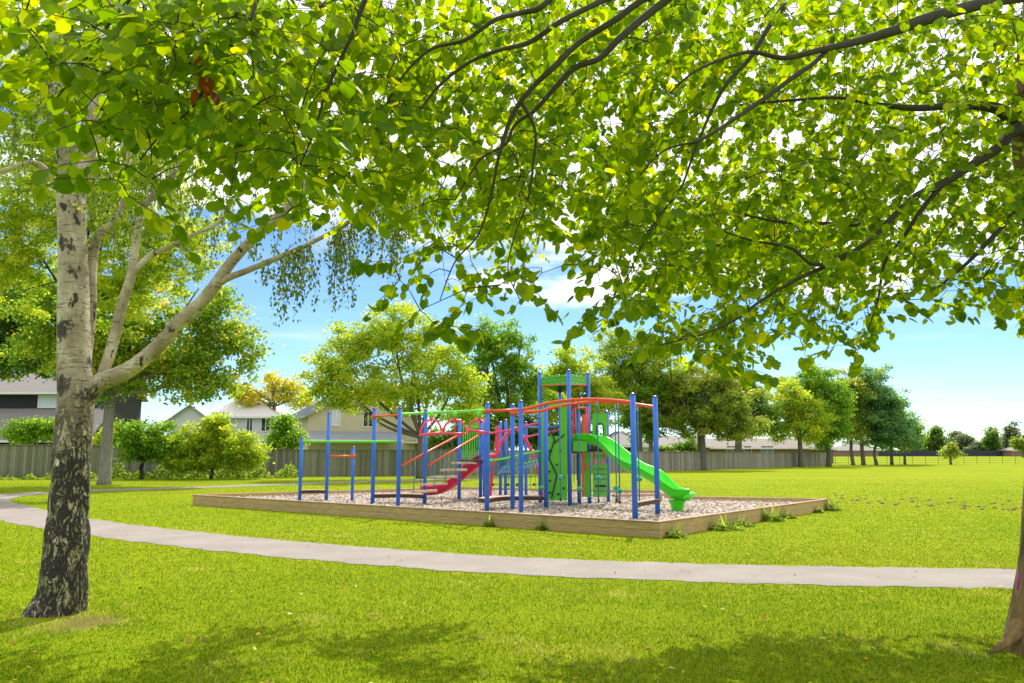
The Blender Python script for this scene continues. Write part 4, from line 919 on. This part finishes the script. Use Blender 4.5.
# ground cover at the fence foot
rg = np.random.default_rng(5); n = 16000; px = rg.uniform(-20, 300, n); dep = 47.2 + (px - 0) * .011 - rg.uniform(0, 1, n) ** 2 * 2.6 - .1
hump = np.clip(np.array([.38 + .75 * mn.noise(Vector((x * .10, 0, 3.3))) + .35 * mn.noise(Vector((x * .31, 5, 0))) for x in px]), .06, 1)
pts = np.c_[(px - 512) / F * dep, dep, rg.uniform(0, 1, n) * hump * np.where(px > 110, 1.35, .7)]
me = scatter('undergrowth', QUAD_V, QUAD_F, pts, rand_rot(n, .8, rg), rg.uniform(.08, .2, n), rg.uniform(0, 1, n)); tag(link('undergrowth', me, M['weed']), 'low leafy ground cover along the foot of the left fence', 'ground cover', kind='stuff')

# ------------------------------------------------------------------ silver birch
BD = 8.28
def pxtube(q, pts, n=8, sub=6, D=BD, cap=True):
    """pts: (px, py, width px[, depth])"""
    arr = []
    for p in pts:
        c_ = P(p[0], p[1], p[3] if len(p) > 3 else D); arr.append((*c_, p[2] * float(proj(np.array(c_))[2][0]) / F / 2))
    c = catmull(arr, sub); q.tube([Vector(x[:3]) for x in c], [max(.001, x[3]) for x in c], n, cap); return c
birch = empty('birch_tree', G(57, 612)); tag(birch, 'silver birch with white bark and dark cracked base at left', 'tree')
q = MB()
c = pxtube(q, [(56, 622, 66), (57.5, 611, 56), (63, 592, 47), (66, 560, 42), (69, 520, 38), (70.5, 480, 35), (74, 430, 34), (76, 398, 34), (74.5, 365, 31), (73.5, 300, 29), (72.5, 240, 26), (71, 200, 26), (68, 165, 20), (66, 135, 18), (63, 60, 14), (58, -40, 10), (52, -140, 6), (48, -230, 3)], 40, 16)
# surface relief on the trunk
for i, v in enumerate(q.v):
    v = Vector(v); hgt = v.z; low = max(0, min(1, (2.3 - hgt) / 1.2))
    nn = mn.noise(Vector((v.x * 9, v.y * 9, v.z * 3.5))) * .022 * (.3 + low) + mn.noise(Vector((v.x * 28, v.y * 28, v.z * 11))) * .009 * (.15 + low)
    tt = min(range(0, 1), default=0)
    cxy = None
    q.v[i] = (v.x + nn * (1 if v.x > P(72, 400, BD).x else -1), v.y - abs(nn) * .8, v.z)
limbs = []
limbs.append(pxtube(q, [(71, 215, 16), (80, 185, 16), (90, 145, 14), (97, 100, 12), (104, 40, 9), (112, -40, 6), (118, -120, 3)], 14))
limbs.append(pxtube(q, [(84, 402, 18), (98, 384, 19), (127, 371, 16), (154, 350, 14.5), (180, 322, 13.5), (206, 297, 12.5), (233, 260, 10.5), (264, 228, 9.5), (286, 209, 9), (308, 183, 8), (331, 160, 6.5), (352, 125, 5), (370, 80, 4), (385, 20, 3)], 16, 8))
limbs.append(pxtube(q, [(206, 297, 9), (222, 281, 8), (246, 271, 6.5), (275, 259, 6), (304, 246, 5), (338, 229, 4), (362, 215, 3), (385, 210, 2)], 10, 8))
limbs.append(pxtube(q, [(90, 393, 12), (103, 372, 11), (112, 346, 11), (123, 302, 10), (131, 276, 9.5), (136, 240, 8), (142, 210, 7), (160, 188, 6), (178, 165, 5), (190, 120, 4), (196, 60, 3), (200, 0, 2)], 12, 8, 8.38))
limbs.append(pxtube(q, [(132, 274, 6.5), (150, 256, 6), (172, 246, 5), (190, 236, 4), (215, 225, 3), (235, 200, 2)], 8, 6, 8.38))
limbs.append(pxtube(q, [(85, 360, 12), (90, 310, 12), (91, 268, 11), (98, 236, 8), (110, 225, 6), (122, 205, 5), (128, 160, 4), (130, 100, 3)], 12, 8, 8.5))
limbs.append(pxtube(q, [(70, 205, 10), (40, 165, 6), (5, 170, 5), (-40, 190, 4)], 8, 6, 8.7))
limbs.append(pxtube(q, [(66, 110, 9), (35, 60, 6), (10, 20, 5), (-30, -40, 3)], 8, 6, 8.5))
bt = link('trunk', q.mesh('trunk', wpos(birch), True), M['birch'], birch)
# hanging twigs
rg = np.random.default_rng(8); q = MB(); LP = []; 
def strand(top, length, sway, sd_):
    pts = [top]; d = Vector((rg.normal(0, .4), rg.normal(0, .4), -.2)); p = top.copy(); n_ = max(4, int(length / .08)); step = length / n_
    for i in range(n_):
        d = (d * .75 + Vector((sway + rg.normal(0, .12), rg.normal(0, .12), -1)) * .45); p = p + d.normalized() * step; pts.append(p.copy())
    q.tube(pts, list(np.linspace(.0035, .0012, len(pts))), 4, False)
    for i in range(1, len(pts)):
        for _ in range(5):
            t = rg.uniform(); a = pts[i-1].lerp(pts[i], t); LP.append((*(a + Vector(rg.normal(0, .028, 3))),))
hang = [(300, 246, .60, -.14), (306, 243, .62, -.14), (296, 250, .78, -.18), (301, 249, .80, -.16), (304, 247, .7, -.15), (286, 254, .42, -.1), (333, 230, .55, .0), (338, 229, .85, .0), (340, 228, .92, .0), (337, 228, .8, .0), (346, 222, .45, 0), (372, 205, .62, 0), (376, 203, .75, 0), (386, 200, .55, 0), (391, 200, .85, 0), (394, 200, .95, 0), (404, 200, .5, 0), (412, 205, .6, 0), (266, 262, .28, 0), (258, 240, .25, 0), (350, 215, .35, 0), (362, 210, .4, 0)]
for px, py, L, sw in hang:
    for _ in range(4): strand(P(px + rg.normal(0, 2), py + rg.normal(0, 3), BD + rg.normal(0, .2)), L * rg.uniform(.65, 1.08), sw, 0)
allp = np.concatenate([l[len(l)//3:] for l in limbs] + [c[len(c)*2//3:]])
for _ in range(330):
    j = rg.integers(len(allp)); a = Vector(allp[j][:3]); u, w_, dp = proj(np.array(a))
    spread = .55 if w_[0] > 120 else 1.2
    a = a + Vector((rg.normal(0, spread), rg.normal(0, spread) + .2, abs(rg.normal(0, .4)) + .15))
    u, w_, dp = proj(np.array(a))
    if w_[0] > 215 and not (u[0] > 100 and w_[0] < 235): continue
    strand(a, rg.uniform(.4, 1.1) if w_[0] < 120 else rg.uniform(.25, .5), 0, 0)
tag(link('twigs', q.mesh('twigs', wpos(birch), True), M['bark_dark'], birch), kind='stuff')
LP = np.array(LP); n = len(LP)
me = scatter('crown', BIRCH_V, BIRCH_F, LP - np.array(wpos(birch)), rot_from(rg.uniform(0, 6.28, n), rg.normal(-1.1, .5, n), rg.normal(0, .6, n)), rg.uniform(.032, .055, n), np.clip(rg.normal(.4, .25, n), 0, 1)); link('crown', me, M['birch_leaf'], birch)

# ------------------------------------------------------------------ lime tree (right, spreading over the whole view)
LB = G(1034, 652)
lime = empty('lime_tree', LB); tag(lime, 'leafy lime tree at right spreading its bright canopy overhead', 'tree')
q = MB()
TD = 6.67
pxtube(q, [(1047, 662, 82, TD), (1046, 645, 74, TD), (1048, 615, 66, TD), (1053, 560, 58, TD), (1054, 500, 53, TD), (1058, 420, 48, TD), (1058, 330, 44, TD), (1050, 240, 42, TD), (1038, 175, 40, TD), (1033, 120, 38, TD), (1036, 60, 34, TD), (1046, -40, 30, TD), (1050, -160, 24, TD - .2), (1040, -320, 18, TD - .5), (1020, -520, 10, TD - .8)], 24, 10)
for px0, ang in ((1000, -1),):       # root flare towards the left
    q.tube([P(1022, 625, 6.6), P(1009, 640, 6.57), P(999, 648, 6.55), P(988, 653, 6.54)], [.07, .042, .028, .010], 10)
ll = []; qt = q; q = MB()
def limb(pts, n=8): ll.append(pxtube(q, [(p[0], p[1], p[2] * 1.02, p[3] * 1.059) for p in pts], n, 8))
limb([(1030, 118, 22, 6.3), (1012, 118, 15, 6.2), (995, 108, 11, 6.1), (960, 105, 8, 5.9), (920, 108, 7, 5.7), (882, 105, 5, 5.5), (840, 98, 3.5, 5.3), (795, 100, 3, 5.1), (740, 105, 2, 4.9)])
limb([(1030, 125, 20, 6.3), (1012, 132, 12, 6.1), (998, 148, 10, 6.0), (975, 163, 8.5, 5.8), (945, 182, 8, 5.6), (915, 197, 7, 5.4), (890, 220, 6, 5.2), (868, 242, 5, 5.1), (835, 262, 4.5, 5), (800, 278, 3.5, 4.9), (762, 300, 3, 4.8), (735, 320, 2.2, 4.7), (700, 335, 1.6, 4.6), (660, 345, 1.2, 4.6)])
limb([(946, 181, 6, 5.6), (925, 205, 5, 5.5), (905, 235, 4, 5.5), (885, 262, 3, 5.5), (878, 300, 2, 5.5), (868, 330, 1.2, 5.5)])
limb([(1040, -10, 20, 6.2), (1005, -2, 14, 5.8), (965, 8, 12, 5.4), (930, 18, 12, 5.1), (890, 32, 10, 4.9), (855, 42, 8, 4.7), (820, 50, 6, 4.5), (785, 58, 5, 4.4), (750, 52, 4, 4.3), (715, 62, 3, 4.2), (690, 75, 2.2, 4.1), (668, 95, 1.8, 4.1)])
limb([(830, 46, 6, 4.6), (815, 62, 5, 4.5), (795, 76, 5, 4.4), (765, 98, 4.5, 4.3), (730, 122, 4, 4.2), (700, 140, 3, 4.1), (665, 150, 2, 4.1), (640, 175, 1.5, 4.1)])
limb([(1042, -120, 20, 6.1), (930, -90, 14, 5.2), (800, -60, 11, 4.4), (700, -20, 9, 3.9), (660, 5, 8, 3.8), (620, 38, 7, 3.7), (600, 58, 6, 3.7), (575, 68, 5.5, 3.7), (555, 88, 5, 3.7), (535, 110, 4, 3.7), (515, 125, 3, 3.7), (505, 145, 2.5, 3.7), (480, 160, 2, 3.7), (455, 200, 1.5, 3.7)])
limb([(700, -20, 8, 3.9), (650, -4, 7, 3.8), (615, 20, 6.5, 3.7), (580, 42, 6, 3.7), (555, 66, 6, 3.6), (534, 86, 5, 3.6), (515, 110, 4.5, 3.6), (505, 135, 4, 3.6), (498, 160, 3, 3.6), (490, 200, 2.5, 3.6), (478, 235, 2, 3.6), (455, 262, 1.5, 3.6), (440, 300, 1, 3.6)])
limb([(650, -20, 8, 3.7), (600, 2, 6, 3.6), (560, 22, 5.5, 3.5), (530, 42, 5, 3.5), (500, 50, 4, 3.4), (470, 62, 3.5, 3.4), (440, 85, 3, 3.4), (420, 110, 2, 3.4)])
limb([(580, -40, 8, 3.5), (545, 4, 6, 3.4), (520, 13, 5, 3.4), (495, 20, 4.5, 3.3), (465, 40, 4, 3.3), (430, 50, 3, 3.3), (400, 80, 2.5, 3.3), (380, 120, 2, 3.3)])
limb([(420, -60, 8, 3.3), (375, -20, 6, 3.2), (362, 8, 5, 3.2), (352, 35, 4, 3.2), (338, 65, 3.5, 3.2), (325, 95, 3, 3.2), (315, 130, 2.2, 3.2), (300, 165, 1.6, 3.2)])
limb([(700, -60, 9, 4.2), (500, -90, 8, 3.7), (330, -60, 7, 3.3), (268, -20, 5, 3.2), (250, 20, 4, 3.1), (228, 45, 3.5, 3.1), (210, 80, 3, 3.1), (190, 110, 2.5, 3.1), (165, 130, 2, 3.1), (140, 160, 1.4, 3.1)])
limb([(330, -60, 7, 3.3), (200, -50, 5, 3.1), (130, 0, 4, 3.0), (95, 45, 3, 3.0), (75, 75, 2.5, 3.0), (55, 100, 1.6, 3.0)])
limb([(785, 5, 6, 4.6), (770, 25, 5, 4.5), (750, 58, 4.5, 4.4), (728, 82, 4, 4.3), (712, 110, 3.2, 4.3), (695, 150, 2.5, 4.3), (680, 190, 2, 4.3), (660, 215, 1.8, 4.3), (640, 250, 1.5, 4.3), (622, 290, 1, 4.3)])
limb([(850, 253, 5, 5), (815, 265, 3.5, 4.9), (790, 248, 3, 4.9), (750, 240, 2.2, 4.9), (720, 230, 1.6, 4.9)])
limb([(860, 225, 5, 5.2), (810, 223, 3.5, 5.1), (780, 222, 2.8, 5.1), (745, 215, 2, 5)])
limb([(520, 100, 4, 3.6), (535, 130, 3, 3.6), (533, 165, 2.5, 3.6), (528, 200, 2, 3.6), (515, 235, 1.6, 3.6), (508, 270, 1.2, 3.6), (520, 300, 1, 3.6)])
limb([(1060, 200, 10, 6.0), (1020, 210, 7, 5.8), (990, 240, 5, 5.7), (965, 265, 3.5, 5.6), (935, 290, 2.5, 5.6)])
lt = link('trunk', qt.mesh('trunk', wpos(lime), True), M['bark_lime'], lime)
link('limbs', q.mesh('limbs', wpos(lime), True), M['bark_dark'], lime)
# colour split: limbs share the trunk mesh, twigs are their own part
low_pts = [(-160, 40), (0, 62), (40, 125), (70, 118), (85, 140), (118, 150), (128, 190), (150, 165), (200, 158), (235, 185), (290, 215), (340, 212), (375, 225), (400, 245), (412, 290), (440, 305), (470, 292), (485, 285), (530, 280), (542, 298), (552, 235), (575, 196), (590, 240), (600, 325), (645, 315), (665, 345), (700, 365), (742, 375), (760, 335), (790, 335), (810, 345), (835, 300), (860, 340), (872, 338), (885, 305), (950, 308), (1024, 318), (1200, 330)]
lx = np.array([p[0] for p in low_pts]); ly = np.array([p[1] for p in low_pts])
# small see-through openings of the photograph: centre x, y, radius x, radius y
holes = [(570, 228, 14, 26), (895, 65, 12, 10), (870, 45, 7, 8), (600, 34, 14, 8), (655, 108, 12, 8), (815, 205, 22, 12), (990, 232, 16, 12), (935, 345, 60, 18), (700, 292, 34, 14), (880, 268, 14, 10), (925, 292, 14, 8), (765, 275, 10, 10), (490, 245, 22, 14), (505, 205, 10, 10), (700, 165, 12, 8), (740, 195, 16, 8), (560, 150, 10, 9), (480, 200, 8, 8), (815, 120, 7, 7), (920, 50, 9, 5), (790, 160, 9, 8), (455, 150, 8, 7), (720, 150, 14, 9), (745, 262, 20, 9), (850, 290, 12, 10), (690, 240, 10, 9), (960, 130, 8, 7), (640, 215, 7, 7), (570, 60, 6, 6), (350, 305, 60, 40)]
rg = np.random.default_rng(21)
def depth_for(px, py, n):
    lo_ = np.interp(px, [0, 250, 420, 560, 700, 850, 1024], [2.5, 2.8, 3.4, 3.75, 4.4, 4.9, 5.0]); hi_ = np.interp(px, [0, 250, 420, 560, 700, 1024], [4.0, 4.6, 6.0, 8.6, 9.4, 9.8])
    return lo_ + (hi_ - lo_) * rg.uniform(0, 1, n) ** .9
S = []
n_try = 8300
px = rg.uniform(-130, 1150, n_try); top_y = -30; py = rg.uniform(top_y, 375, n_try); dd = depth_for(px, py, n_try)
keep = py < np.interp(px, lx, ly) - np.where(px > 570, .06, .115) * F / dd
keep &= ~((rg.uniform(0, 1, n_try) < .42) & (px < 500)); keep &= ~((px > 335) & (px < 480) & (py > 190) & (rg.uniform(0, 1, n_try) < .35)); keep &= ~((rg.uniform(0, 1, n_try) < .55) & (px < 60)); keep &= ~((rg.uniform(0, 1, n_try) < .3) & (px < 260) & (py > 110))
for hx, hy, rx, ry in holes: keep &= ((px - hx) / rx) ** 2 + ((py - hy) / (ry + 2)) ** 2 > 1
# far layer thins towards the lower rim
rim = np.interp(px, lx, ly) - py
keep &= ~((rim < 60) & (rg.uniform(0, 1, n_try) < .38))
for a, b_, d_ in zip(px[keep], py[keep], dd[keep]): S.append(P(a, b_, d_))
# hand placed rim sprigs
for a, b_, d_ in ((420, 310, 3.4), (432, 322, 3.4), (450, 326, 3.4), (462, 305, 3.4), (500, 285, 3.5), (520, 275, 3.5), (536, 292, 3.5), (600, 300, 4.3), (612, 312, 4.3), (630, 300, 4.3), (640, 285, 4.3), (655, 330, 4.6), (680, 340, 4.6), (700, 350, 4.6), (735, 360, 4.7), (742, 368, 4.6), (720, 345, 4.6), (838, 345, 5.4), (858, 350, 5.4), (862, 335, 5.4), (835, 322, 5.4), (85, 120, 2.8), (105, 128, 2.8), (118, 180, 2.9), (128, 195, 2.9), (100, 160, 2.9), (150, 180, 3), (185, 165, 3), (230, 195, 3), (285, 215, 3.1), (300, 205, 3.1), (400, 280, 3.4), (390, 260, 3.4), (770, 330, 4.8), (800, 338, 4.9), (905, 300, 5.6), (950, 305, 5.6), (1000, 312, 5.6)): S.append(P(a, b_, d_))
# canopy beyond the frame, above and to the sides
cnt = 0
while cnt < 330:
    p = Vector((rg.uniform(-6, 10), rg.uniform(1.2, 9.5), rg.uniform(3.6, 8.5)))
    if ((p.x - 2.6) / 7) ** 2 + ((p.y - 4.6) / 5.2) ** 2 + ((p.z - 5.0) / 3.9) ** 2 > 1: continue
    u, w_, dp = proj(np.array(p))
    if dp[0] > .3 and -90 < u[0] < 1115 and -45 < w_[0] < 700: continue
    S.append(p); cnt += 1
# extra crown sprigs, added to cast shade patches on the near lawn
def shade_from(regions):
    for (x0, x1, y0, y1, n_, z0, z1) in regions:
        for _ in range(n_):
            g_ = G(rg.uniform(x0, x1), rg.uniform(y0, y1)); z_ = rg.uniform(z0, z1); p = g_ + sd * (z_ / sd.z)
            u, w_, dp = proj(np.array(p))
            if w_[0] < np.interp(u[0], lx, ly) - 14: S_extra.append(p)
S_extra = []
shade_from([(660, 985, 655, 700, 400, 3.5, 5.2), (740, 900, 643, 656, 60, 3.5, 4.6), (965, 1060, 640, 690, 80, 3.5, 5.0), (90, 150, 613, 626, 26, 4.8, 5.6), (150, 215, 648, 668, 55, 4.6, 5.6), (205, 280, 632, 650, 50, 4.6, 5.6), (325, 400, 642, 662, 75, 4.4, 5.4), (390, 455, 630, 645, 45, 4.4, 5.4), (380, 460, 662, 690, 60, 4.4, 5.4), (520, 660, 668, 700, 90, 4.0, 5.2), (100, 230, 668, 700, 100, 4.6, 5.8), (-40, 55, 655, 700, 90, 4.6, 6), (-40, 20, 600, 628, 60, 4.6, 6)])
S += S_extra
# leafed sprigs joined to the nearest branch point
nodes = [Vector(r_[:3]) for l in ll for r_ in l[::2]] 
NA = np.array(nodes); S = np.array(S)
dmin = np.array([np.min(np.linalg.norm(NA - s, axis=1)) for s in S]); order = np.argsort(dmin)
NL = list(NA); q = MB(); Lloc = []; Laz = []; Lti = []; Lro = []; Lsz = []; Lr = []
buf = np.zeros((len(NA) + len(S) * 3 + 10, 3)); buf[:len(NA)] = NA; nb = len(NA)
for oi in order:
    s = S[oi]; d = np.linalg.norm(buf[:nb] - s, axis=1); k_ = int(np.argmin(d + np.where(buf[:nb, 2] < s[2] - .3, .25, 0))); a = Vector(buf[k_]); b_ = Vector(s); L = (b_ - a).length
    mid = a.lerp(b_, .5) + Vector((rg.normal(0, .05) * L, rg.normal(0, .05) * L, .10 * L))
    rb_ = .0028 + .0042 * min(1, L)
    q.tube([a, mid, b_], [rb_, rb_ * .75, .0022], 4, False)
    buf[nb] = np.array(mid); buf[nb+1] = s; nb += 2
    # the sprig: zigzag shoot with alternate leaves
    hd = rg.uniform(0, 6.28) if L < .05 else math.atan2(b_.y - a.y, b_.x - a.x) + rg.normal(0, .7)
    dirv = Vector((math.cos(hd), math.sin(hd), rg.normal(-.35, .3))).normalized(); ln = rg.uniform(.16, .34); nl = int(rg.integers(6, 10)); tip = b_ + dirv * ln + Vector((0, 0, -.25 * ln))
    q.tube([b_, b_.lerp(tip, .55) + Vector((0, 0, .03 * ln)), tip], [.0022, .0017, .001], 3, False)
    for j in range(nl):
        t = (j + .4) / nl; pp = b_.lerp(tip, t); side = 1 if j % 2 else -1
        az = hd - math.pi / 2 + side * rg.uniform(.5, 1.15) if j < nl - 1 else hd - math.pi / 2
        Lloc.append((pp.x + rg.normal(0, .012), pp.y + rg.normal(0, .012), pp.z - rg.uniform(0, .02))); Laz.append(az); Lti.append(rg.normal(-.80, .42)); Lro.append(rg.normal(0, .45)); Lsz.append((1.12 if b_.x > .5 else 1.0) * rg.uniform(.036, .072) * (1.08 - .25 * abs(t - .6)))
        Lr.append(rg.uniform(0, .93) if rg.uniform() > .03 else .965)
# a few withered leaves
for a, b_ in ((203, 60), (196, 66), (206, 78), (203, 88), (212, 92), (198, 92)):
    p = P(a, b_, 2.9); Lloc.append(tuple(p)); Laz.append(rg.uniform(0, 6.28)); Lti.append(-1.2); Lro.append(.2); Lsz.append(.06); Lr.append(.995)
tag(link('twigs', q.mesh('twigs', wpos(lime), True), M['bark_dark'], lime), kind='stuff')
Lloc = np.array(Lloc); n = len(Lloc)
print('LIME leaves', n, 'birch', len(LP))
me = scatter('crown', LEAF_V, LEAF_F, Lloc - np.array(wpos(lime)), rot_from(np.array(Laz), np.array(Lti), np.array(Lro)), np.array(Lsz), np.array(Lr)); link('crown', me, M['lime_leaf'], lime)
# thin purple stripe at the left edge of the trunk
q = MB(); cc = P(1024.5, 583, 6.08)
q.tube([P(1020.5, 572, 6.62), P(1019.2, 579, 6.61), P(1017.6, 590, 6.6)], [.005, .012, .006], 6)
m_ = simple('purple_stripe', (.40, .02, .30), .6, .1); part('trunk_stripe', q, m_, lime, True)

# ------------------------------------------------------------------ grass blades, fallen leaves, clods
rg = np.random.default_rng(31)
n = 560000
Y = 5.0 * (46 / 5.0) ** rg.uniform(0, 1, n); X = rg.uniform(-.72, .72, n) * Y
xy = np.c_[X, Y]; keep = near_path(xy[:, :2]) > PW + .015 if False else np.ones(n, bool)
dpath = near_path(xy); edge = PW - .03 + .06 * np.sin(X * 5.3) * np.sin(Y * 4.1 + X) + .05 * np.sin(X * 13 + Y * 3) * np.sin(Y * 9) + rng.uniform(0, .06, n)
keep &= dpath > edge
keep &= ~in_poly(xy, [(p.x, p.y) for p in inset(BOX, -.03)])
for cx, cy_, rr in ((-4.05, 7.75, .42), (-4.51, 7.95, .30), (4.2, 6.25, .3), (-6.35, 8.6, .3)):
    dd = np.hypot((X - cx), (Y - cy_)) ; keep &= ~((dd < rr * (.8 + .3 * np.sin(np.arctan2(Y - cy_, X - cx) * 5))) & (rg.uniform(0, 1, n) < .8))
X, Y = X[keep], Y[keep]; n = len(X)
patch = np.array([mn.noise(Vector((x * .8, y * .8, 0))) * .8 + mn.noise(Vector((x * 2.9, y * 2.9, 7))) * .6 for x, y in zip(X, Y)])
keep_far = rg.uniform(0, 1, n) < np.interp(Y, [5, 20, 46], [1, 1, .25]); X, Y, patch = X[keep_far], Y[keep_far], patch[keep_far]; n = len(X)
sc = (.017 + .015 * np.clip(.5 + patch, 0, 1)) * rg.uniform(.7, 1.35, n) * np.interp(Y, [5, 10, 46], [1, 1.0, 1.0])
wd = np.interp(Y, [5, 10, 46], [.19, .30, 1.0])
mats = rand_rot(n, .60, rg)
TV = np.array(BLADE_V, float)[None] * np.stack([wd, np.ones(n), np.ones(n)], 1)[:, None, :]
V = np.einsum('nij,nkj->nki', mats, TV) * sc[:, None, None] + np.c_[X, Y, np.zeros(n)][:, None, :]
me = mesh_np('grass', V.reshape(-1, 3), np.arange(n * 3), np.arange(n) * 3, np.clip(.42 + patch * .60 + rg.normal(0, .24, n), 0, 1))
tag(link('grass', me, M['grass_blade']), 'short mown grass blades over the near lawn', 'grass', kind='stuff')
n = 330; Y = 5.2 * (20 / 5.2) ** rg.uniform(0, 1, n); X = rg.uniform(-.66, .66, n) * Y; k_ = ~in_poly(np.c_[X, Y], [(p.x, p.y) for p in inset(BOX, -.05)]); X, Y = X[k_], Y[k_]; n = len(X)
me = scatter('fallen_leaves', BIRCH_V, BIRCH_F, np.c_[X, Y, rg.uniform(.015, .035, n)], rand_rot(n, .35, rg), rg.uniform(.03, .065, n), rg.uniform(0, 1, n)); tag(link('fallen_leaves', me, M['fallen']), 'scattered dry brown and yellow leaves on the lawn', 'fallen leaves', kind='stuff')
q = MB()
for i in range(70):
    px = rg.uniform(832, 1030); py = 499 + (px - 832) * .05 + rg.normal(0, 3.2); c = G(px, py); q.ball((c.x, c.y, .01), rg.uniform(.02, .075), .6, 7, 4)
tag(single('earth_clods', q, M['clod'], smooth=True), 'small brown clods of earth scattered on the right lawn', 'earth clods', kind='stuff')
